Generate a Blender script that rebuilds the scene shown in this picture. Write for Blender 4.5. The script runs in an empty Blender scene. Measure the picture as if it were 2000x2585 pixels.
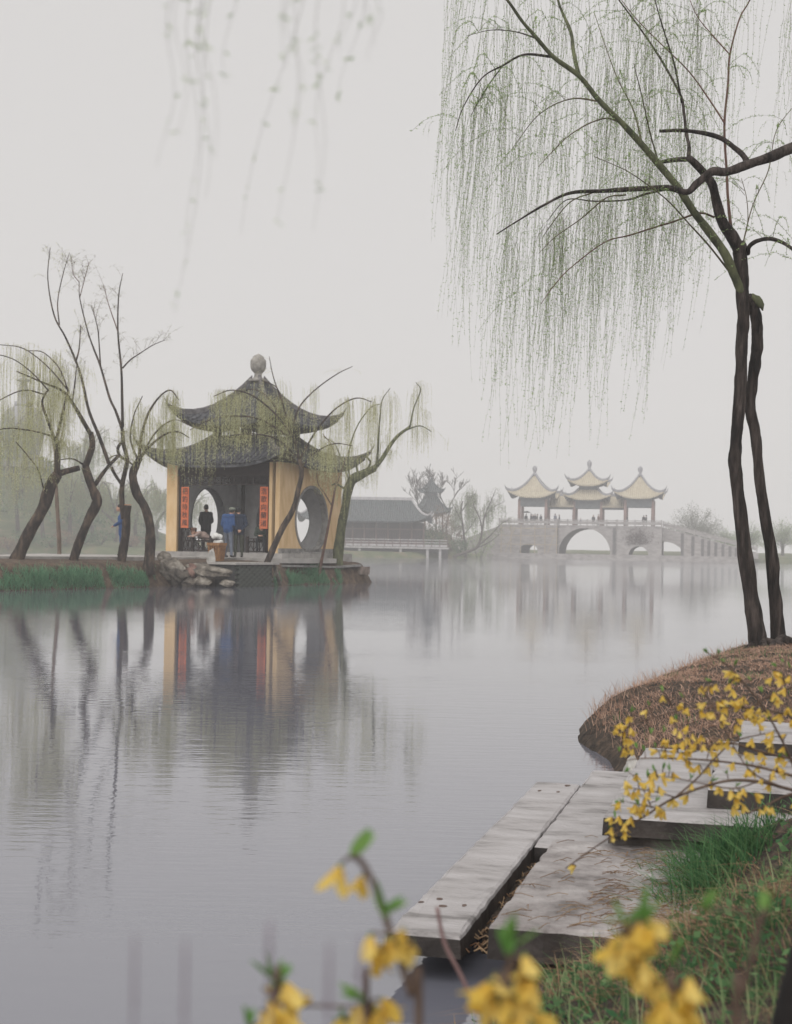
import bpy, bmesh, math, random
import numpy as np
from mathutils import Vector, Matrix

R = math.radians
random.seed(7)
rng = np.random.default_rng(11)
scene = bpy.context.scene
col = scene.collection

# ------------------------------------------------------------------ camera
F = 3600.0          # focal length in photograph pixels
H = 1.32            # eye height above the water
YH = 1382.0         # image row of the horizon in the middle of the picture
ROLL = R(1.0)
cR, sR = math.cos(ROLL), math.sin(ROLL)

cam_d = bpy.data.cameras.new('camera')
cam = bpy.data.objects.new('camera', cam_d)
col.objects.link(cam)
scene.camera = cam
cam_d.sensor_fit = 'VERTICAL'
cam_d.sensor_height = 36.0
cam_d.lens = 36.0 * F / 2585.0
cam_d.shift_y = (YH - 1292.5) / 2585.0
cam_d.clip_start = 0.05
cam_d.clip_end = 2000
M = Matrix(((cR, -sR, 0, 0), (0, 0, -1, 0), (sR, cR, 0, H), (0, 0, 0, 1)))
cam.matrix_world = M
cam_d.dof.use_dof = True
cam_d.dof.focus_distance = 10.0
cam_d.dof.aperture_fstop = 6.6

# ------------------------------------------------------------------ sky, sun, exposure
SUN_EL, SUN_AZ = R(48), R(205)      # soft light from behind and left of the camera
w = bpy.data.worlds.new('World')
scene.world = w
w.use_nodes = True
nt = w.node_tree
nt.nodes.clear()
sky = nt.nodes.new('ShaderNodeTexSky')
sky.sky_type = 'NISHITA'
sky.sun_disc = False
sky.sun_elevation = SUN_EL
sky.sun_rotation = SUN_AZ
sky.dust_density = 6
hs = nt.nodes.new('ShaderNodeHueSaturation')
hs.inputs['Saturation'].default_value = 0.15
nt.links.new(sky.outputs[0], hs.inputs['Color'])
mx = nt.nodes.new('ShaderNodeMixRGB')          # the cloud layer: an even off-white overcast
mx.inputs[0].default_value = 0.94
mx.inputs[2].default_value = (4.80, 4.68, 4.60, 1)
nt.links.new(hs.outputs[0], mx.inputs[1])
bg = nt.nodes.new('ShaderNodeBackground')
bg.inputs['Strength'].default_value = 0.1
nt.links.new(mx.outputs[0], bg.inputs['Color'])
wo = nt.nodes.new('ShaderNodeOutputWorld')
nt.links.new(bg.outputs[0], wo.inputs['Surface'])

sun_d = bpy.data.lights.new('sun', 'SUN')
sun_d.energy = 1.5
sun_d.angle = R(80)
sun_d.color = (1.0, 0.97, 0.93)
sun = bpy.data.objects.new('sun', sun_d)
col.objects.link(sun)
sd = Vector((math.sin(SUN_AZ) * math.cos(SUN_EL), math.cos(SUN_AZ) * math.cos(SUN_EL), math.sin(SUN_EL)))
sun.rotation_euler = sd.to_track_quat('Z', 'Y').to_euler()

vs = scene.view_settings
vs.view_transform = 'Standard'
vs.look = 'None'
vs.gamma = 1
vs.use_curve_mapping = False
vs.exposure = 0.56
cy = scene.cycles
cy.use_denoising = True
cy.max_bounces = 6
cy.diffuse_bounces = 3
cy.glossy_bounces = 3
cy.transmission_bounces = 3
cy.volume_bounces = 3
cy.sample_clamp_indirect = 4
cy.use_adaptive_sampling = True
cy.adaptive_threshold = 0.006

# ------------------------------------------------------------------ pixel to place
def ray(px, py):
    u = (px - 1000.0) / F
    v = -(py - YH) / F
    return u * cR - v * sR, u * sR + v * cR

def P(px, py, D):
    x, z = ray(px, py)
    return (x * D, D, H + z * D)

def G(px, py, z=0.0):
    x, zz = ray(px, py)
    D = (z - H) / zz
    return (x * D, D, z)

def PL(pts, D, dD=0.0):
    """pixel polyline -> world points; depth runs from D to D+dD"""
    n = max(1, len(pts) - 1)
    return [P(p[0], p[1], D + dD * i / n) for i, p in enumerate(pts)]

# ------------------------------------------------------------------ materials
MATS = {}

def _new(name):
    m = bpy.data.materials.new(name)
    m.use_nodes = True
    n = m.node_tree
    b = n.nodes['Principled BSDF']
    return m, n, b

def mat(name, c1, c2=None, rough=0.7, scale=6.0, bump=0.0, bscale=None, stretch=(1, 1, 1), spec=0.3,
        detail=6.0, c3=None, island=0.0, wave=None, lo=0.35, hi=0.65):
    if name in MATS:
        return MATS[name]
    m, n, b = _new(name)
    b.inputs['Roughness'].default_value = rough
    b.inputs['Specular IOR Level'].default_value = spec
    c2 = c2 or c1
    tc = n.nodes.new('ShaderNodeTexCoord')
    mp = n.nodes.new('ShaderNodeMapping')
    mp.inputs['Scale'].default_value = stretch
    n.links.new(tc.outputs['Object'], mp.inputs['Vector'])
    no = n.nodes.new('ShaderNodeTexNoise')
    no.inputs['Scale'].default_value = scale
    no.inputs['Detail'].default_value = detail
    no.inputs['Roughness'].default_value = 0.6
    n.links.new(mp.outputs[0], no.inputs['Vector'])
    rp = n.nodes.new('ShaderNodeValToRGB')
    rp.color_ramp.elements[0].position = lo
    rp.color_ramp.elements[1].position = hi
    rp.color_ramp.elements[0].color = (*c1, 1)
    rp.color_ramp.elements[1].color = (*c2, 1)
    if c3:
        e = rp.color_ramp.elements.new(0.5 * (lo + hi))
        e.color = (*c3, 1)
    n.links.new(no.outputs['Fac'], rp.inputs['Fac'])
    out = rp.outputs['Color']
    if island:
        ge = n.nodes.new('ShaderNodeNewGeometry')
        hv = n.nodes.new('ShaderNodeHueSaturation')
        mr = n.nodes.new('ShaderNodeMapRange')
        mr.inputs['To Min'].default_value = 1 - island
        mr.inputs['To Max'].default_value = 1 + island
        n.links.new(ge.outputs['Random Per Island'], mr.inputs['Value'])
        n.links.new(mr.outputs[0], hv.inputs['Value'])
        n.links.new(out, hv.inputs['Color'])
        out = hv.outputs['Color']
    n.links.new(out, b.inputs['Base Color'])
    if bump:
        bn = n.nodes.new('ShaderNodeTexNoise')
        bn.inputs['Scale'].default_value = bscale or scale * 3
        bn.inputs['Detail'].default_value = 8
        n.links.new(mp.outputs[0], bn.inputs['Vector'])
        bp = n.nodes.new('ShaderNodeBump')
        bp.inputs['Strength'].default_value = 1.0
        bp.inputs['Distance'].default_value = bump
        n.links.new(bn.outputs['Fac'], bp.inputs['Height'])
        n.links.new(bp.outputs[0], b.inputs['Normal'])
    MATS[name] = m
    return m

def leafmat(name, c1, c2, trans=0.35):
    """thin leaf or petal: diffuse plus translucent, tint differs leaf by leaf"""
    if name in MATS:
        return MATS[name]
    m = bpy.data.materials.new(name)
    m.use_nodes = True
    n = m.node_tree
    n.nodes.clear()
    ge = n.nodes.new('ShaderNodeNewGeometry')
    oi = n.nodes.new('ShaderNodeObjectInfo')
    ad = n.nodes.new('ShaderNodeMath')
    ad.operation = 'ADD'
    n.links.new(ge.outputs['Random Per Island'], ad.inputs[0])
    n.links.new(oi.outputs['Random'], ad.inputs[1])
    fr = n.nodes.new('ShaderNodeMath')
    fr.operation = 'FRACT'
    n.links.new(ad.outputs[0], fr.inputs[0])
    rp = n.nodes.new('ShaderNodeValToRGB')
    rp.color_ramp.elements[0].color = (*c1, 1)
    rp.color_ramp.elements[1].color = (*c2, 1)
    n.links.new(fr.outputs[0], rp.inputs['Fac'])
    d = n.nodes.new('ShaderNodeBsdfDiffuse')
    t = n.nodes.new('ShaderNodeBsdfTranslucent')
    n.links.new(rp.outputs[0], d.inputs['Color'])
    n.links.new(rp.outputs[0], t.inputs['Color'])
    mi = n.nodes.new('ShaderNodeMixShader')
    mi.inputs[0].default_value = trans
    n.links.new(d.outputs[0], mi.inputs[1])
    n.links.new(t.outputs[0], mi.inputs[2])
    o = n.nodes.new('ShaderNodeOutputMaterial')
    n.links.new(mi.outputs[0], o.inputs['Surface'])
    MATS[name] = m
    return m

def water_mat():
    m, n, b = _new('lake_water')
    b.inputs['Base Color'].default_value = (0.145, 0.148, 0.18, 1)
    b.inputs['Roughness'].default_value = 0.028
    b.inputs['IOR'].default_value = 2.1
    b.inputs['Specular IOR Level'].default_value = 0.5
    ge = n.nodes.new('ShaderNodeNewGeometry')
    def noise(sx, sy, sc, det):
        mp = n.nodes.new('ShaderNodeMapping')
        mp.inputs['Scale'].default_value = (sx, sy, 1)
        n.links.new(ge.outputs['Position'], mp.inputs['Vector'])
        t = n.nodes.new('ShaderNodeTexNoise')
        t.inputs['Scale'].default_value = sc
        t.inputs['Detail'].default_value = det
        n.links.new(mp.outputs[0], t.inputs['Vector'])
        return t.outputs['Fac']
    def math_(op, a, bb):
        x = n.nodes.new('ShaderNodeMath')
        x.operation = op
        for i, v in enumerate((a, bb)):
            if isinstance(v, (int, float)):
                x.inputs[i].default_value = v
            else:
                n.links.new(v, x.inputs[i])
        return x.outputs[0]
    big = noise(0.5, 1.0, 0.9, 3)          # slow swell
    rip = noise(0.45, 2.0, 4.5, 3)          # ripples drawn out across the view
    fine = noise(1, 1.3, 22.0, 2)          # rain prickle
    patch = noise(0.10, 0.30, 0.9, 2)      # patches where rain roughens the surface
    pr = n.nodes.new('ShaderNodeMapRange')
    pr.inputs['From Min'].default_value = 0.42
    pr.inputs['From Max'].default_value = 0.62
    n.links.new(patch, pr.inputs['Value'])
    hgt = math_('ADD', math_('MULTIPLY', big, 0.0010), math_('MULTIPLY', rip, 0.0011))
    fi = math_('MULTIPLY', fine, math_('ADD', 0.00012, math_('MULTIPLY', pr.outputs[0], 0.00025)))
    hgt = math_('ADD', hgt, fi)
    # rain-pocked patches and, beyond the islet, water ruffled by the wind
    dash = noise(0.4, 1.8, 9.0, 2)
    sep = n.nodes.new('ShaderNodeSeparateXYZ')
    n.links.new(ge.outputs['Position'], sep.inputs[0])
    wr = n.nodes.new('ShaderNodeMapRange')
    wr.inputs['From Min'].default_value = 52.0
    wr.inputs['From Max'].default_value = 95.0
    wr.inputs['To Min'].default_value = 0.0
    wr.inputs['To Max'].default_value = 0.0075
    n.links.new(sep.outputs['Y'], wr.inputs['Value'])
    nr_ = n.nodes.new('ShaderNodeMapRange')
    nr_.inputs['From Min'].default_value = 36.0
    nr_.inputs['From Max'].default_value = 12.0
    n.links.new(sep.outputs['Y'], nr_.inputs['Value'])
    amp = math_('ADD', wr.outputs[0], math_('MULTIPLY', nr_.outputs[0], math_('MULTIPLY', math_('ADD', 0.35, pr.outputs[0]), 0.0013)))
    hgt = math_('ADD', hgt, math_('MULTIPLY', dash, amp))
    bp = n.nodes.new('ShaderNodeBump')
    bp.inputs['Strength'].default_value = 1.0
    bp.inputs['Distance'].default_value = 1.0
    n.links.new(hgt, bp.inputs['Height'])
    n.links.new(bp.outputs[0], b.inputs['Normal'])
    return m

# ------------------------------------------------------------------ mesh helpers
def tag(o, label=None, cat=None, group=None, kind=None):
    if label: o['label'] = label
    if cat: o['category'] = cat
    if group: o['group'] = group
    if kind: o['kind'] = kind
    return o

ORG = {}

def thing(name, label, cat, loc=(0, 0, 0), rz=0.0, group=None, local=False):
    """an Empty at the base of a thing; its parts are given in world space unless local"""
    o = bpy.data.objects.new(name, None)
    o.empty_display_size = 0.3
    o.location = loc
    o.rotation_euler = (0, 0, rz)
    col.objects.link(o)
    ORG[o] = np.array((0, 0, 0) if local else loc, dtype=float)
    return tag(o, label, cat, group)

class MB:
    """mesh builder: verts, faces, material slot per face"""
    def __init__(s):
        s.v, s.f, s.m = [], [], []
    def add(s, v, f, mi=0):
        o = len(s.v)
        s.v.extend([tuple(map(float, p)) for p in v])
        for q in f:
            s.f.append([i + o for i in q])
            s.m.append(mi)
        return s
    def box(s, lo, hi, mi=0, taper=0.0):
        x0, y0, z0 = lo; x1, y1, z1 = hi
        a = taper
        v = [(x0 + a, y0 + a, z0), (x1 - a, y0 + a, z0), (x1 - a, y1 - a, z0), (x0 + a, y1 - a, z0),
             (x0, y0, z1), (x1, y0, z1), (x1, y1, z1), (x0, y1, z1)]
        f = [(3, 2, 1, 0), (4, 5, 6, 7), (0, 1, 5, 4), (1, 2, 6, 5), (2, 3, 7, 6), (3, 0, 4, 7)]
        return s.add(v, f, mi)
    def cyl(s, c, r0, r1, h, n=12, mi=0):
        v = []
        for k in range(n):
            a = 2 * math.pi * k / n
            v.append((c[0] + r0 * math.cos(a), c[1] + r0 * math.sin(a), c[2]))
        for k in range(n):
            a = 2 * math.pi * k / n
            v.append((c[0] + r1 * math.cos(a), c[1] + r1 * math.sin(a), c[2] + h))
        f = [(k, (k + 1) % n, n + (k + 1) % n, n + k) for k in range(n)]
        f += [tuple(range(n - 1, -1, -1)), tuple(range(n, 2 * n))]
        return s.add(v, f, mi)
    def lathe(s, prof, n=20, c=(0, 0, 0), mi=0, flute=0.0, nf=8):
        v, f = [], []
        for (r, z) in prof:
            for k in range(n):
                a = 2 * math.pi * k / n
                rr = r * (1 + flute * math.cos(nf * a))
                v.append((c[0] + rr * math.cos(a), c[1] + rr * math.sin(a), c[2] + z))
        for i in range(len(prof) - 1):
            for k in range(n):
                f.append((i * n + k, i * n + (k + 1) % n, (i + 1) * n + (k + 1) % n, (i + 1) * n + k))
        f.append(tuple(range(n - 1, -1, -1)))
        f.append(tuple((len(prof) - 1) * n + k for k in range(n)))
        return s.add(v, f, mi)
    def tube(s, pts, r, n=8, mi=0, sub=0, wob=0.0, cap=True):
        v, f = tube_arr(pts, r, n, sub, wob, cap)
        return s.add(v, f, mi)
    def beam(s, a, b, w_, h_, mi=0):
        """bar with a rectangular section between two points"""
        a = Vector(a); b = Vector(b)
        d = (b - a).normalized()
        up = Vector((0, 0, 1)) if abs(d.z) < 0.95 else Vector((0, 1, 0))
        x = d.cross(up).normalized(); y = x.cross(d).normalized()
        v = []
        for p in (a, b):
            for (i, j) in ((-1, -1), (1, -1), (1, 1), (-1, 1)):
                v.append(p + x * (i * w_ / 2) + y * (j * h_ / 2))
        return s.add(v, [(0, 1, 2, 3), (7, 6, 5, 4), (0, 4, 5, 1), (1, 5, 6, 2), (2, 6, 7, 3), (3, 7, 4, 0)], mi)
    def mesh(s, name, mats, smooth=False):
        me = bpy.data.meshes.new(name)
        me.from_pydata(s.v, [], s.f)
        for m_ in (mats if isinstance(mats, (list, tuple)) else [mats]):
            me.materials.append(m_)
        if any(s.m):
            me.polygons.foreach_set('material_index', s.m)
        if smooth:
            me.polygons.foreach_set('use_smooth', [True] * len(me.polygons))
        me.update()
        return me
    def build(s, name, mats, parent=None, smooth=False):
        if parent is not None:
            o = ORG[parent]
            if o.any():
                s.v = [(p[0] - o[0], p[1] - o[1], p[2] - o[2]) for p in s.v]
        return link(name, s.mesh(name, mats, smooth), parent)

def link(name, me, parent=None):
    o = bpy.data.objects.new(name, me)
    col.objects.link(o)
    if parent is not None:
        o.parent = parent
        ORG[o] = ORG[parent]
    else:
        ORG[o] = np.zeros(3)
    return o

def np_mesh(name, verts, quads, mats, parent=None, smooth=False):
    """fast path for big leaf and grass meshes: verts (n,3), faces (m,k) all of one size"""
    verts = np.asarray(verts, dtype=np.float32).reshape(-1, 3)
    if parent is not None:
        verts = verts - ORG[parent].astype(np.float32)
    quads = np.asarray(quads, dtype=np.int32)
    k = quads.shape[1]
    me = bpy.data.meshes.new(name)
    me.vertices.add(len(verts))
    me.vertices.foreach_set('co', verts.ravel())
    me.loops.add(quads.size)
    me.loops.foreach_set('vertex_index', quads.ravel())
    me.polygons.add(len(quads))
    me.polygons.foreach_set('loop_start', np.arange(0, quads.size, k, dtype=np.int32))
    me.polygons.foreach_set('loop_total', np.full(len(quads), k, dtype=np.int32))
    me.materials.append(mats)
    if smooth:
        me.polygons.foreach_set('use_smooth', np.ones(len(quads), dtype=bool))
    me.update(calc_edges=True)
    return link(name, me, parent)

def catmull(pts, sub):
    p = np.asarray(pts, dtype=float)
    if sub <= 0 or len(p) < 3:
        return p
    q = np.vstack([2 * p[0] - p[1], p, 2 * p[-1] - p[-2]])
    out = []
    for i in range(1, len(q) - 2):
        for t in np.linspace(0, 1, sub + 1)[:-1]:
            a, b, c, d = q[i - 1], q[i], q[i + 1], q[i + 2]
            out.append(0.5 * ((2 * b) + (c - a) * t + (2 * a - 5 * b + 4 * c - d) * t ** 2 + (3 * b - a - 3 * c + d) * t ** 3))
    out.append(p[-1])
    return np.array(out)

def tube_arr(pts, r, n=8, sub=0, wob=0.0, cap=True):
    p = np.asarray(pts, dtype=float)
    m0 = len(p)
    rr = np.asarray(r if hasattr(r, '__len__') else [r] * m0, dtype=float)
    if len(rr) != m0:
        rr = np.interp(np.linspace(0, 1, m0), np.linspace(0, 1, len(rr)), rr)
    if sub:
        q = catmull(p, sub)
        rr = np.interp(np.linspace(0, 1, len(q)), np.linspace(0, 1, m0), rr)
        p = q
    m = len(p)
    t = np.gradient(p, axis=0)
    t /= np.linalg.norm(t, axis=1)[:, None] + 1e-9
    ref = np.array((0.31, 0.95, 0.05))
    x = np.cross(t, ref); x /= np.linalg.norm(x, axis=1)[:, None] + 1e-9
    y = np.cross(t, x)
    a = np.linspace(0, 2 * math.pi, n, endpoint=False)
    rad = rr[:, None] * np.ones((1, n))
    if wob:
        ph = rng.uniform(0, 6.28, 4)
        s_ = np.linspace(0, 1, m)[:, None] * m
        rad = rad * (1 + wob * (0.6 * np.sin(2 * a[None] + 0.25 * s_ + ph[0]) + 0.5 * np.sin(3 * a[None] - 0.4 * s_ + ph[1])
                     + 0.7 * np.sin(0.7 * s_ + ph[2])) + wob * 0.5 * rng.uniform(-1, 1, (m, n)))
        if n >= 18:      # furrows that run along the trunk
            fa = a[None] * (n / 6.283) * 0.5 + np.zeros((m, 1))
            rad = rad * (1 + 0.15 * vnoise(fa, s_ * 0.22 + 0 * fa, int(ph[0] * 9)) )
    v = p[:, None, :] + x[:, None, :] * (np.cos(a)[None, :, None] * rad[..., None]) + y[:, None, :] * (np.sin(a)[None, :, None] * rad[..., None])
    f = []
    for i in range(m - 1):
        for k in range(n):
            f.append((i * n + k, i * n + (k + 1) % n, (i + 1) * n + (k + 1) % n, (i + 1) * n + k))
    if cap:
        f.append(tuple(range(n - 1, -1, -1)))
        f.append(tuple((m - 1) * n + k for k in range(n)))
    return v.reshape(-1, 3), f

def leaves_arr(pos, dirs, length, width):
    """diamond leaves: (n,3) bases, (n,3) unit directions, lengths, widths -> verts, quads"""
    n = len(pos)
    rv = rng.normal(size=(n, 3))
    side = np.cross(dirs, rv)
    side /= np.linalg.norm(side, axis=1)[:, None] + 1e-9
    L = np.asarray(length).reshape(-1, 1) * np.ones((n, 1))
    W = np.asarray(width).reshape(-1, 1) * np.ones((n, 1))
    v = np.stack([pos, pos + dirs * L * 0.45 + side * W * 0.5, pos + dirs * L, pos + dirs * L * 0.45 - side * W * 0.5], axis=1)
    q = np.arange(4 * n).reshape(n, 4)
    return v.reshape(-1, 3), q

def unit(a):
    return a / (np.linalg.norm(a, axis=-1, keepdims=True) + 1e-9)

def blades_arr(base, length, width, lean, bend=0.6, up=1.0, segs=3):
    """grass blades: (n,3) bases, lengths, widths, lean (n,2) horizontal direction*amount"""
    n = len(base)
    ts = np.linspace(0, 1, segs + 1)
    L = np.asarray(length).reshape(-1, 1); W = np.asarray(width).reshape(-1, 1)
    d = np.concatenate([lean, np.full((n, 1), 0.0)], axis=1)
    la = rng.uniform(0, 2 * math.pi, n)
    side = np.stack([np.cos(la), np.sin(la), np.zeros(n)], axis=1)
    vs_ = []
    for t in ts:
        h = up * (t - bend * 0.5 * t * t * np.linalg.norm(lean, axis=1, keepdims=True))
        p = base + d * L * (t * 0.35 + t * t * 0.65) + np.concatenate([np.zeros((n, 2)), L * h], axis=1)
        wd = W * (1 - t) ** 0.7 * 0.5 + 0.0002
        vs_.append(p - side * wd)
        vs_.append(p + side * wd)
    v = np.stack(vs_, axis=1)                     # n, 2*(segs+1), 3
    k = 2 * (segs + 1)
    q = []
    for i in range(segs):
        q.append(np.stack([np.arange(n) * k + 2 * i, np.arange(n) * k + 2 * i + 1, np.arange(n) * k + 2 * i + 3, np.arange(n) * k + 2 * i + 2], axis=1))
    return v.reshape(-1, 3), np.concatenate(q)

def vnoise(x, y, seed=0):
    """cheap smooth value noise on arrays"""
    r_ = np.random.default_rng(seed).uniform(-1, 1, (64, 64))
    xi = np.floor(x).astype(int); yi = np.floor(y).astype(int)
    fx = x - xi; fy = y - yi
    fx = fx * fx * (3 - 2 * fx); fy = fy * fy * (3 - 2 * fy)
    g = lambda a, b: r_[a % 64, b % 64]
    return (g(xi, yi) * (1 - fx) + g(xi + 1, yi) * fx) * (1 - fy) + (g(xi, yi + 1) * (1 - fx) + g(xi + 1, yi + 1) * fx) * fy

def sdist(x, y, poly):
    """signed distance to a closed polygon, positive inside (arrays)"""
    p = np.asarray(poly, dtype=float)
    d = np.full(x.shape, 1e9); ins = np.zeros(x.shape, dtype=bool)
    for i in range(len(p)):
        a, b = p[i], p[(i + 1) % len(p)]
        e = b - a
        t = np.clip(((x - a[0]) * e[0] + (y - a[1]) * e[1]) / (e @ e), 0, 1)
        d = np.minimum(d, np.hypot(x - a[0] - t * e[0], y - a[1] - t * e[1]))
        c = ((a[1] > y) != (b[1] > y)) & (x < (b[0] - a[0]) * (y - a[1]) / (b[1] - a[1] + 1e-12) + a[0])
        ins ^= c
    return np.where(ins, d, -d)

def grid_mesh(name, x0, x1, y0, y1, step, zf, mats, keep=None):
    xs = np.arange(x0, x1 + step / 2, step); ys = np.arange(y0, y1 + step / 2, step)
    X, Y = np.meshgrid(xs, ys)
    Z = zf(X, Y)
    nx, ny = len(xs), len(ys)
    v = np.stack([X, Y, Z], axis=-1).reshape(-1, 3)
    i, j = np.meshgrid(np.arange(nx - 1), np.arange(ny - 1))
    a = (j * nx + i).ravel()
    q = np.stack([a, a + 1, a + nx + 1, a + nx], axis=1)
    if keep is not None:
        zq = Z.ravel()[q].max(axis=1)
        q = q[zq > keep]
    return np_mesh(name, v, q, mats, None, True)

# ------------------------------------------------------------------ shared materials
bark = mat('bark_dark', (0.009, 0.0075, 0.0075), (0.085, 0.067, 0.06), 0.85, 16, 0.05, 30, (1, 1, 0.16), c3=(0.034, 0.026, 0.023))
bark_far = mat('bark_islet', (0.018, 0.014, 0.013), (0.13, 0.092, 0.066), 0.85, 7, 0.04, 14, (1, 1, 0.35), c3=(0.045, 0.034, 0.028))
bark_moss = mat('bark_moss', (0.05, 0.055, 0.035), (0.15, 0.16, 0.085), 0.9, 9, 0.02, 20, (1, 1, 0.4))
twig = mat('willow_twig', (0.07, 0.055, 0.035), (0.13, 0.11, 0.06), 0.8, 20)
twig_red = mat('willow_twig_red', (0.09, 0.045, 0.035), (0.14, 0.08, 0.06), 0.8, 20)
twig_yel = mat('willow_twig_yellow', (0.24, 0.22, 0.09), (0.32, 0.29, 0.12), 0.8, 20)
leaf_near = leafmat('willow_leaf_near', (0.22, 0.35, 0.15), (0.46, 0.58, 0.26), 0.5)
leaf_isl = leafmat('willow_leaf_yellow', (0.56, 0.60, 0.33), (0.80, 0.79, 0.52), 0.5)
leaf_pale = leafmat('willow_leaf_pale', (0.28, 0.33, 0.16), (0.46, 0.48, 0.24), 0.45)
leaf_far = leafmat('far_leaf', (0.22, 0.31, 0.17), (0.38, 0.44, 0.24), 0.45)
earth = mat('earth', (0.055, 0.042, 0.032), (0.16, 0.115, 0.085), 0.95, 5, 0.03, 22, c3=(0.10, 0.072, 0.052))
earth_dark = mat('bank_earth', (0.022, 0.018, 0.015), (0.12, 0.085, 0.062), 0.95, 9, 0.03, 40, c3=(0.055, 0.042, 0.033))
paving = mat('path_paving', (0.30, 0.285, 0.27), (0.44, 0.42, 0.40), 0.8, 2.5, 0.006, 18)
plaster_y = mat('yellow_plaster', (0.50, 0.335, 0.16), (0.74, 0.55, 0.34), 0.9, 2.2, 0.004, 30, c3=(0.66, 0.46, 0.245), stretch=(1.6, 1.6, 0.45), lo=0.25, hi=0.68)
plaster_g = mat('inner_plaster', (0.50, 0.50, 0.51), (0.62, 0.62, 0.63), 0.9, 3)
wood_d = mat('dark_wood', (0.016, 0.011, 0.011), (0.035, 0.022, 0.021), 0.6, 8, 0.002, 30)
tile_g = mat('grey_roof_tile', (0.025, 0.027, 0.032), (0.10, 0.10, 0.11), 0.8, 5, 0.004, 30, c3=(0.05, 0.052, 0.058), island=0.25)
ridge_g = mat('grey_ridge', (0.07, 0.067, 0.07), (0.17, 0.16, 0.165), 0.85, 6, 0.004, 30)
stone_g = mat('grey_stone', (0.16, 0.155, 0.15), (0.32, 0.31, 0.30), 0.85, 6, 0.01, 25)

# ================================================================== SETTING
# water: one sheet out to the far end of the lake
water = MB()
water.add([(-170, -14, 0), (170, -14, 0), (170, 300, 0), (-170, 300, 0)], [(0, 1, 2, 3)])
lake = water.build('lake_water', water_mat())
tag(lake, 'still grey lake surface mirroring pavilion and trees', kind='structure')
bed = MB()
bed.add([(-170, -14, -0.9), (170, -14, -0.9), (170, 300, -0.9), (-170, 300, -0.9)], [(0, 1, 2, 3)])
tag(bed.build('lake_bed', earth_dark), 'dark lake bottom', kind='structure')

# far shores: land from the bank line back to the end of the view
SHORE = [(-170, 160), (-60, 168), (-30, 172), (-14, 180), (-6, 184), (4, 190), (9.3, 196), (10.5, 205), (12, 230), (54, 224), (54.5, 205), (60, 192), (72, 184), (170, 170), (170, 299), (-170, 299)]
def far_h(X, Y):
    d = sdist(X, Y, SHORE)
    z = np.clip(0.75 * np.clip(d + 0.2, -1, 2.0) / 1.0, -0.8, 0.75)
    z = z + np.clip(d - 4, 0, 40) * 0.02
    hill = 12.0 * np.exp(-((X + 66) / 26.0) ** 4 - ((Y - 205) / 20.0) ** 2)      # wooded hill at the left
    hill = hill + 3.2 * np.exp(-((X - 4.5) / 7.0) ** 2 - ((Y - 208) / 6.0) ** 2)      # knoll under the small far pavilion
    return z + np.where(d > 2, hill, 0) + 0.12 * vnoise(X * 0.3, Y * 0.3, 3)
far_grass = mat('far_bank_grass', (0.07, 0.085, 0.04), (0.17, 0.14, 0.09), 0.95, 0.6, 0.02, 6, c3=(0.10, 0.12, 0.06))
fl = grid_mesh('far_shore', -169, 169, 156, 299, 1.0, far_h, far_grass, -0.5)
tag(fl, 'hazy far bank of the lake with a low wooded hill', kind='structure')

# the islet with the pavilion
ISL = [(-40, 30), (-24, 34.5), (-14, 38.4), G(0, 1492)[:2], G(150, 1488)[:2], G(300, 1484)[:2], G(385, 1481)[:2], (G(430, 1481)[0], G(430, 1481)[1] + 0.75), (G(580, 1482)[0], G(580, 1482)[1] + 0.75),
       G(594, 1483)[:2], G(690, 1480)[:2], G(760, 1476)[:2], G(860, 1474)[:2], G(925, 1472)[:2], (-0.9, 53.2), (-1.6, 55.5), (-3.0, 57.8),
       (-6.5, 58.6), (-8.6, 56.2), (-9.6, 52.6), (-13, 51.6), (-24, 51.5), (-40, 49)]
def isl_h(X, Y):
    d = sdist(X, Y, ISL)
    top = 0.86 - 0.17 * np.exp(-np.clip(d - 0.3, 0, 9) / 0.9)
    e = np.clip((d + 0.22) / 0.62, 0, 1)
    e = e * e * (3 - 2 * e) * 0.55 + 0.45 * np.sqrt(e)
    z = -0.45 + (top + 0.45) * e
    return z + 0.035 * vnoise(X * 3.1, Y * 3.1, 5) * np.clip(1.6 - d, 0, 1)
isl = grid_mesh('islet_ground', -28, 0.2, 34, 60, 0.16, isl_h, earth, -0.42)
tag(isl, 'low islet of bare earth with a grassy edge', kind='structure')

# paved path along the islet, 4 mm and more above the earth, slightly uneven slab edge
path_b = MB()
def path_strip(front, back, z):
    n = len(front)
    v = [(x, y, z) for (x, y) in front] + [(x, y, z) for (x, y) in back]
    f = [(i, i + 1, n + i + 1, n + i) for i in range(n - 1)]
    path_b.add(v, f)
    v = [(x, y, z) for (x, y) in front] + [(x, y, z - 0.16) for (x, y) in front]
    path_b.add(v, [(n + i, n + i + 1, i + 1, i) for i in range(n - 1)])
fr = []
for px in (-120, -40, 40, 140, 240, 330, 420, 470):
    sx, sy, _ = G(px, 1490 - 0.022 * px)
    fr.append((sx * (1 + 1.75 / sy), sy + 1.75))
fr += [(-6.5, 47.05), (-5.5, 47.15), (-4.6, 47.3), (-3.8, 47.75), (-3.0, 48.7), (-2.1, 50.6)]
bk = [(x * 1.06, 50.4) if x < -8 else (x - 0.5, y + 3.2) for (x, y) in fr]
path_strip(fr, bk, 0.885)
tag(path_b.build('path', paving), 'pale paved path along the islet', kind='structure')

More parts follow.
